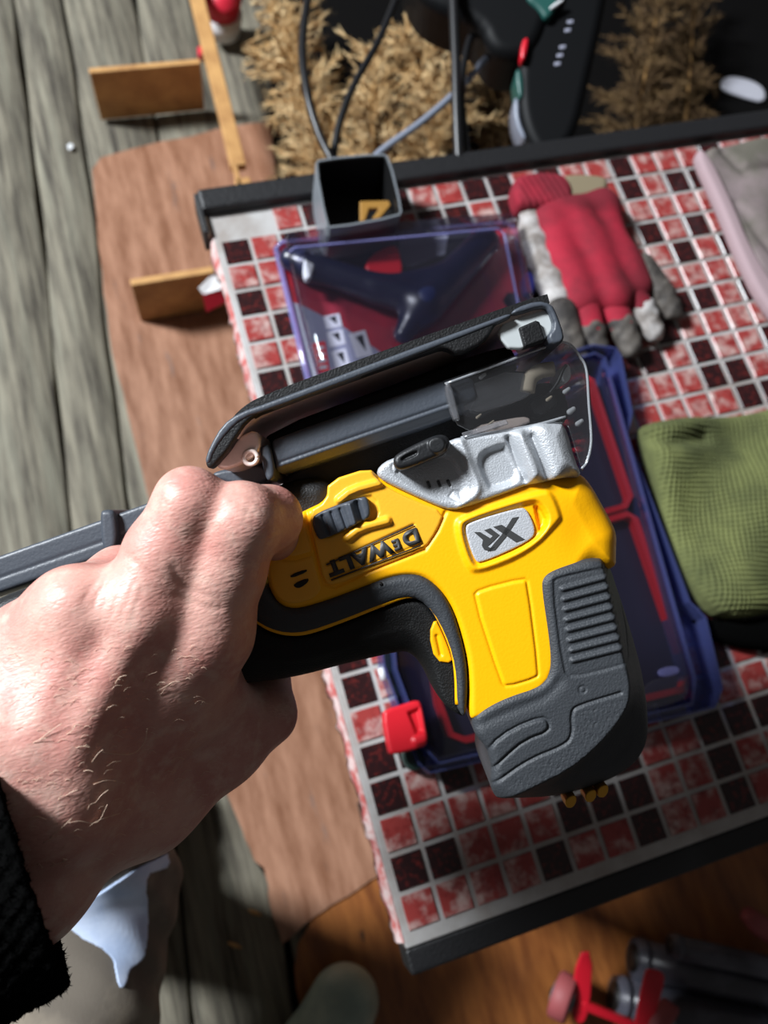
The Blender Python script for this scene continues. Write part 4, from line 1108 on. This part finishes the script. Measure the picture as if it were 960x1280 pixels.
blob('palm_edge', [(t3(664, 262, 14), t3(668, 300, 14), 11, 12), (t3(668, 300, 14), t3(690, 350, 14), 12, 13), (t3(690, 350, 14), t3(706, 400, 14), 13, 12)], 'glovewhite', glove, k=6, step=1.3, fr=TAB, zscale=GZ,
     post=lambda X, Y, Z, F: F + 0.9 * np.sin(Y * 0.33))
fing = [((704, 388), (712, 420), (722, 446), 13, 'glovegrey', 'glovegrey'), ((733, 372), (742, 410), (748, 432), 11.5, 'glovered', 'glovegrey'), ((764, 368), (780, 404), (790, 432), 12, 'glovered', 'glovegrey'),
        ((786, 358), (806, 384), (818, 412), 11.5, 'glovered', 'glovewhite'), ((806, 330), (828, 360), (842, 386), 11, 'glovegrey', 'glovegrey')]
for a, b, c, r_, m1, m2 in fing:
    fo = blob('finger', [(t3(*a, 18), t3(*b, 17), r_ + 1, r_)], m1, glove, k=4, step=1.3, fr=TAB, zscale=GZ)
    blob('fingertip', [(t3(*b, 17), t3(*c, 14), r_ + 0.6, r_ - 1.5)], m2, fo, k=4, step=1.2, fr=TAB, zscale=GZ, post=lambda X, Y, Z, F: F + 0.7 * np.sin(Y * 0.5) * np.sin(X * 0.4))

# ---- olive knitted cloth with a dark trim
def knit_feat(X, Y, d, H):
    u = X * 0.87 + Y * 0.5; v_ = -X * 0.5 + Y * 0.87
    H = H + 5 * np.sin(X * 0.045 + 1) * np.sin(Y * 0.05) + 3.5 * np.sin((X - Y) * 0.05)
    H = H - 7 * np.exp(-(line_dist(X, Y, pxpoly(TAB, [(795, 545), (830, 560), (875, 550)], 20)) / 7) ** 2)
    st = np.sin(u * 2 * math.pi / 5.6 + 0.8 * np.sin(v_ * 0.2)) * np.sin(v_ * 2 * math.pi / 5.0 + 0.6 * np.sin(u * 0.15))
    return H + 1.7 * st
kc = root('knitted_cloth', tw(880, 640, 0), 'olive green knitted cloth with dark trim, right of the blue case', 'cloth')
shell('knit', [(796, 542), (800, 534), (952, 516), (1010, 514), (1020, 752), (905, 780), (868, 752), (842, 690), (812, 600)], 30, 'knit', kc, r=12, hb=1.4, step=0.75, zstep=1.6, fr=TAB, feat=knit_feat, href=14)
shell('trim', [(862, 752), (905, 782), (1020, 756), (1020, 812), (935, 812), (880, 790)], 16, 'fleece', kc, r=6, hb=1.2, step=1.5, fr=TAB)

# ---- pinkish-grey cloth at the table's corner
pc = root('folded_cloth', tw(930, 260, 0), 'pinkish-grey folded cloth with pale hem at the far table corner', 'cloth')
def pc_feat(X, Y, d, H):
    return H + 3.0 * np.sin(X * 0.09 + Y * 0.03) * np.sin(Y * 0.07) - 4 * np.exp(-(line_dist(X, Y, pxpoly(TAB, [(905, 190), (930, 215), (1000, 205)], 18)) / 6) ** 2) - 3 * np.exp(-(line_dist(X, Y, pxpoly(TAB, [(920, 255), (945, 290), (985, 345)], 18)) / 5) ** 2)
shell('cloth', [(872, 186), (925, 172), (1040, 165), (1040, 440), (985, 400), (955, 356), (930, 300), (905, 250)], 20, 'pinkcloth', pc, r=7, hb=10, step=1.6, zstep=1.6, fr=TAB, feat=pc_feat)
shell('hem', [(868, 186), (885, 184), (918, 250), (942, 310), (975, 362), (1030, 430), (1010, 440), (955, 376), (925, 315), (900, 252)], 24, 'hem', pc, r=5, hb=9.6, step=1.4, fr=TAB)

# ================================================================== BEYOND THE TABLE
tp = slab_poly('floor_shade', fpoly(ragged([(352, -120), (335, 60), (345, 235), (430, 300), (1100, 230), (1150, -200)], 1.5), 0.007), 0.0055, 0.0075, 'floorshade')  # black layer painting the shade that lies on the floor here
tag(tp, 'black floor shade laid as a sheet behind the table, under the dry plumes', 'sheet')

# ---- wooden frame of thin boards
wf = root('wooden_frame', PZ(210, 220, 0.0), 'pale pine frame of thin boards standing on edge on the floor', 'wooden frame')
def board(name, a, b, zt, t, hgt, m, parent, bev=0.0012, ext=0.0):
    a, b = PZ(*a, zt), PZ(*b, zt); d = b - a; L_ = np.linalg.norm(d[:2]); ang = math.atan2(d[1], d[0])
    M = Matrix.Translation(Vector((a[0], a[1], 0))) @ Matrix.Rotation(ang, 4, 'Z')
    return boxobj(name, 0, L_ + ext, -t / 2, t / 2, zt - hgt, zt, m, parent, bev=bev, M=M)
board('side_board', (111, 88), (250, 76), 0.085, 0.008, 0.079, 'pine', wf)
board('side_board', (163, 353), (300, 331), 0.085, 0.009, 0.079, 'pine', wf)
board('rail', (240, -30), (298, 206), 0.098, 0.019, 0.012, 'pine', wf)
board('rail_end', (302, 222), (310, 245), 0.098, 0.019, 0.012, 'pine', wf)
board('rail_cheek', (293, 204), (302, 240), 0.098, 0.006, 0.012, 'pine', wf)
def ribbon(name, quads, z, m, parent=None):
    v = []; f = []
    for q in quads:
        k = len(v); v += [PZ(x, y, z + dz) for x, y, dz in q]; f.append(tuple(range(k, k + len(q))))
    o = finish(name, pymesh(name, v, f), m, parent, smooth=False)
    s_ = o.modifiers.new('thickness', 'SOLIDIFY'); s_.thickness = 0.0008; s_.offset = 0
    return o
ribbon('tape_white', [[(248, 360, 0.004), (262, 346, 0.008), (290, 336, 0.008), (288, 358, 0.004), (254, 368, 0)]], 0.086, 'tape_white', wf)
ribbon('tape_red', [[(253, 368, 0), (288, 357, 0.004), (292, 372, -0.01), (258, 390, -0.02)]], 0.086, 'tape_red', wf)

bt = root('barrier_tape', PZ(313, 475, TZ - 0.01), 'scrap of red and white tape stuck to the table side', 'tape')
ribbon('tape_red', [[(306, 452, 0), (315, 455, 0), (318, 472, 0), (309, 472, 0)]], TZ - 0.012, 'tape_red', bt)
ribbon('tape_white', [[(309, 472, 0), (318, 472, 0), (325, 488, 0), (318, 494, 0)]], TZ - 0.012, 'tape_white', bt)
bt2 = root('tape_roll', PZ(278, 15, 0.05), 'red and white roll of tape behind the pine rail', 'tape')
for k, (m, r0, z0) in enumerate((('tape_white', 0.026, 0.02), ('tape_red', 0.0262, 0.05))):
    c_ = PZ(276, 12, 0.05)
    tube('tape_layer', [c_ + np.array([0.0, 0, z0 - 0.05]), c_ + np.array([0.004, -0.004, z0 - 0.02])], r0, m, bt2, sides=20, n=0)
sc_ = shell('pink_scrap', [(246, 58), (253, 56), (255, 66), (248, 69)], 12, 'tape_red', None, r=1.0, hb=0.5, step=0.8, fr=FLO)
tag(sc_, 'tiny pink plastic scrap on the planks beside the pine rail', 'scrap')

# ---- dried plumes
def plume(axis, n, ln, m, label, seed, spread=1.0):
    rng = np.random.default_rng(seed)
    pts = np.array(spline([np.array(a) for a in axis], 10))
    rt = root('dry_plume', (pts[0][0], pts[0][1], pts[:, 2].min()), label, 'dried plume', 'dried grass plumes behind the table')
    tube('stem', list(pts), [0.003 * (1 - 0.7 * i / len(pts)) for i in range(len(pts))], 'stem', rt, sides=6, n=0)
    V = []; Fq = []
    nb = max(60, n // 15)
    for bi in range(nb):                                   # feathery side branches
        t = (bi + rng.uniform(0, 1)) / nb * (len(pts) - 2); k = int(t); fr_ = t - k
        b = pts[k] * (1 - fr_) + pts[k + 1] * fr_; ax = pts[k + 1] - pts[k]; ax /= np.linalg.norm(ax)
        rad = rng.normal(0, 1, 3); rad -= ax * rad.dot(ax); rad /= np.linalg.norm(rad) + 1e-9
        bd = ax * rng.uniform(0.3, 0.8) + rad * rng.uniform(0.5, 1.0) * spread; bd /= np.linalg.norm(bd)
        Lb = ln * rng.uniform(0.55, 1.25) * (1.0 - 0.5 * t / len(pts)); bend = rng.normal(0, 0.3, 3) + np.array([0, 0, -0.2])
        for q in range(52):
            u = rng.uniform(0.05, 1.0) ** 0.8
            p0 = b + bd * Lb * u + bend * Lb * u * u
            d = bd + 2 * bend * u + rng.normal(0, 0.42, 3); d /= np.linalg.norm(d)
            L_ = Lb * rng.uniform(0.12, 0.34); curl = rng.normal(0, 0.3, 3)
            side = np.cross(d, rng.normal(0, 1, 3)); side /= np.linalg.norm(side) + 1e-9
            w0 = rng.uniform(0.0004, 0.0011); kk = len(V)
            for s in range(3):
                v_ = s / 2; p = p0 + d * L_ * v_ + curl * L_ * v_ * v_; ww = w0 * (0.7, 1.0, 0.25)[s]
                V += [p + side * ww, p - side * ww]
            for s in range(2): Fq.append((kk + 2 * s, kk + 2 * s + 1, kk + 2 * s + 3, kk + 2 * s + 2))
    fl = finish('plume_fluff', pymesh('plume_fluff', V, Fq), m, rt, smooth=False); fl['kind'] = 'stuff'
    return rt
def ax(*p): return [PZ(x, y, z) for x, y, z in p]
plume(ax((425, 250, .06), (392, 150, .10), (362, 60, .12), (330, -40, .12)), 3400, 0.062, 'plume', 'broad straw-coloured plume beside the pine rail', 1, 1.15)
plume(ax((470, 220, .10), (466, 140, .13), (470, 95, .14), (476, 60, .14)), 1800, 0.050, 'plume', 'straw-coloured plume between the two black cables', 2)
plume(ax((540, 215, .10), (535, 140, .13), (520, 80, .14), (500, 40, .14)), 2400, 0.055, 'plume', 'pale tufted plume under the grey cable', 3)
plume(ax((575, 170, .13), (572, 90, .16), (560, 20, .17), (550, -60, .17)), 1500, 0.050, 'plume', 'short straw plume behind the upright twin cable', 4)
plume(ax((640, 210, .06), (625, 150, .08), (610, 100, .08)), 1500, 0.055, 'plumeshaded', 'shade-coloured brown plume between cables and drill', 5)
plume(ax((790, 210, .05), (800, 130, .10), (815, 50, .12), (830, -40, .12)), 2600, 0.065, 'plumeshaded', 'shade-coloured brown plume right of the drill handle', 6)
plume(ax((850, 200, .04), (860, 120, .07), (865, 50, .08), (870, -40, .08)), 1500, 0.055, 'plumeshaded', 'shade-coloured brown plume nearest the dark corner', 7)

# ---- cables
def cable(name, pts, r, m, label):
    o = finish(name, tube_mesh(name, spline([P(*p) for p in pts], 10), r, 10), m); return tag(o, label, 'cable')
cable('black_cable', [(430, -190, .86), (400, -80, .82), (379, 40, .78), (383, 110, .76), (398, 165, .755), (416, 203, .75), (430, 240, .76)], 0.0040, 'cable', 'black cable, leftmost, curving down behind the square tin')
cable('black_cable', [(560, -190, .88), (520, -70, .84), (478, 40, .80), (443, 105, .78), (424, 155, .77), (418, 205, .765), (438, 245, .765)], 0.0036, 'cable', 'black cable sloping across the middle plume to the square tin')
cable('grey_cable', [(455, 215, .76), (475, 190, .76), (530, 150, .76), (575, 110, .765), (612, 68, .78), (640, 40, .80)], 0.0034, 'greycable', 'grey cable running diagonally up to the drill')
cable('black_cable', [(556, -200, .77), (563, -80, .75), (569, 60, .735), (571, 140, .73), (574, 212, .73)], 0.0046, 'cable', 'thick upright black cable left of the drill')
cable('black_cable', [(600, 20, .80), (584, 60, .77), (577, 120, .745), (586, 212, .735)], 0.0034, 'cable', 'thin black cable bending beside the thick upright cable')

# ---- cordless drill standing behind the table
DRF = Held(790.0)
drill = root('power_drill', P(690, 60, 0.79), 'black and dark green power drill with red trim, handle down behind the table', 'drill')
def dsh(name, pts, h, m, r, hb=None, parent=drill, **k): return shell(name, pts, h, m, parent, r=r, hb=hb, step=1.3, zstep=2.0, fr=DRF, **k)
dsh('handle', [(655, 20), (648, 75), (648, 130), (656, 165), (672, 192), (700, 192), (722, 168), (738, 100), (756, 20), (770, -60), (670, -60)], 30, 'drillblack', 10)
dsh('motor_body', [(512, -20), (540, 8), (598, 26), (612, 62), (640, 72), (668, 66), (690, 20), (700, -70), (500, -70)], 36, 'drillblack', 12)
dsh('green_shell', [(655, -20), (705, -30), (700, 2), (684, 28), (672, 10), (658, 0)], 39, 'teal', 4, hb=10)
dsh('green_shell', [(643, 84), (654, 86), (656, 120), (648, 124)], 31, 'teal', 3, hb=0)
dsh('trigger', [(608, 60), (616, 58), (640, 70), (642, 78), (624, 74), (610, 68)], 20, 'redpaint', 2, hb=-10)
dsh('red_stripe', [(652, 50), (660, 44), (662, 52), (656, 76), (650, 74)], 38, 'redpaint', 1.5, hb=24)
dsh('grip_edge', [(642, 120), (650, 122), (650, 150), (660, 172), (654, 174), (643, 150)], 24, 'greycable', 3, hb=-10)
dsh('foot_tip', [(652, 190), (662, 180), (674, 190), (670, 198), (654, 200)], 22, 'white', 3, hb=0)
dsh('silver_edge', [(686, 8), (704, -4), (706, 0), (688, 12)], 41, 'white', 1, hb=36)
for k in range(6):
    x, y = 692 + 3.2 * k, 78 - 10.5 * k
    dsh('handle_mark', [(x, y), (x + 9, y - 2), (x + 10, y + 3), (x + 1, y + 5)], 31, 'cardgrey', 0.4, hb=28.5, it=0) if k != 3 else None

wsc = shell('white_offcut', [(900, 100), (915, 92), (955, 104), (960, 128), (935, 122), (905, 112)], 14, 'cardicon', None, r=3, hb=7.6, step=1.6, fr=FLO)
tag(wsc, 'white plastic offcut in the dark corner behind the cloth', 'offcut')

# ================================================================== LOWER RIGHT, ON THE FLOOR
def pipe(a, b, r, label):
    a, b = np.array(a), np.array(b); d = b - a
    rt = root('black_pipe', (a[0], a[1], 0.0035), label, 'pipe', 'black pipes beside the table')
    tube('pipe_body', [a, b], r, 'pipe', rt, sides=28, n=0)
    for t in (0.02, 0.55, 0.60):
        tube('collar', [a + d * t, a + d * (t + 0.02)], r + 0.0012, 'pipe', rt, sides=28, n=0)
    tube('pipe_bore', [a - d * 0.004, a + d * 0.01], r * 0.72, 'tin_in', rt, sides=20, n=0)
pipe(PZ(792, 1197, .0235), PZ(1080, 1262, .0235), 0.0195, 'black pipe on the floor nearest the table edge, front end by the red bracket')
pipe(PZ(768, 1245, .0235), PZ(1080, 1316, .0235), 0.0195, 'black pipe lying right behind the red bracket')
pipe(PZ(838, 1182, .056), PZ(1080, 1236, .056), 0.0115, 'thin black pipe resting on top of the nearest pipe')
pk = finish('pink_pipe', tube_mesh('pink_pipe', [P(934, 1143, .83), P(948, 1156, .835), P(1000, 1190, .85)], [0.008, 0.0115, 0.0115], 16), 'wheel')
tag(pk, 'dull pink pipe end at the right edge below the table', 'pipe')

CF = Held(800.0)
cb = root('red_caster_bracket', P(770, 1300, 0.86), 'red metal bracket with two dull pink wheels on the floor', 'bracket')
def csh(name, pts, h, m, r=1.0, hb=None, parent=cb, **k): return shell(name, pts, h, m, parent, r=r, hb=hb, step=0.8, zstep=1.4, fr=CF, **k)
csh('upright_plate', [(806, 1216), (812, 1212), (829, 1216), (832, 1226), (822, 1262), (812, 1300), (790, 1300)], 22, 'redpaint', 0.8, hb=18, it=1)
csh('upright_plate', [(722, 1192), (742, 1190), (738, 1262), (728, 1284), (712, 1270)], 6, 'redpaint', 0.8, hb=2, it=1)
csh('cross_bar', [(728, 1254), (734, 1254), (800, 1282), (800, 1292), (730, 1264)], 8, 'redpaint', 0.8, hb=0, it=0)
def wheel(px, py, d, r, wd, tilt):
    c = P(px, py, d); axv = R @ np.array(tilt); axv /= np.linalg.norm(axv)
    wl = tube('wheel', [c - axv * wd, c - axv * wd * .8, c + axv * wd * .8, c + axv * wd], [r * .92, r, r, r * .92], 'wheel', cb, sides=32, n=0)
    tube('hub', [c - axv * (wd + .002), c + axv * (wd + .002)], r * .45, 'tin', wl, sides=20, n=0)
    tube('hub_bolt', [c - axv * (wd + .004), c + axv * (wd + .004)], r * .2, 'tin_in', wl, sides=12, n=0)
wheel(704, 1246, .800, 0.0225, 0.009, (0.85, -0.25, 0.45))
wheel(826, 1280, .790, 0.0225, 0.009, (0.75, -0.35, 0.55))
# crumbs of sawdust and a chip on the table edge and planks
for (x, y, l) in ((318, 1140, 'small pale wood chip on the dark planks, the upper one'), (293, 1181, 'small pale wood chip on the dark planks, the lower one')):
    a = PZ(x - 8, y - 3, 0.004); b = PZ(x + 9, y + 4, 0.005)
    o = finish('wood_chip', tube_mesh('wood_chip', [a, (a + b) / 2 + np.array([0, 0, .001]), b], [0.0012, 0.0024, 0.001], 6), 'pine'); tag(o, l, 'wood chip')
o = shell('white_chip', [(83, 180), (90, 178), (93, 184), (86, 188)], 4.5, 'white', None, r=1.0, hb=0.4, step=0.6, fr=FLO)
tag(o, 'tiny white chip on the weathered planks at left', 'chip')

# edge highlights painted as pale tubes on the clear guard, swarf caught in it
for pth in ([(556, 480), (625, 455), (690, 431), (711, 430), (725, 446), (733, 463), (736, 505), (739, 550), (734, 576), (727, 586)], [(707, 521), (660, 533), (576, 547)]):
    tube('guard_glint', [HELD.world([*HELD.px(x, y, 31), 31])[0] for x, y in pth], 0.00055, 'edgeglint', guard, sides=6)
for (x, y, r_) in ((601, 472, 1.4), (712, 515, 2.0), (722, 530, 1.8), (706, 490, 1.6), (684, 500, 1.2), (596, 522, 0.9), (612, 530, 0.9)):
    blob('dust_fleck', [((*HELD.px(x, y, 27), 27), (*HELD.px(x + 5, y - 4, 27), 27), r_ * 0.6, r_ * 0.45)], 'beige' if r_ < 1.3 else 'white', saw, k=1, step=0.3)

for q in ([(408, 706), (517, 656)], [(414, 725), (526, 682)]):
    tube('panel_line', [HELD.world([*HELD.px(x, y, 30.9), 30.9])[0] for x, y in q], 0.00035, 'letter', cover, sides=6, n=0)
cap_ = shell('blue_cap', [(653, 342), (664, 336), (672, 350), (668, 366), (656, 368)], 12, 'bluepl', None, r=3, hb=1.2, step=0.8, fr=TAB)
tag(cap_, 'small blue plastic cap between the blister pack and the glove', 'cap')
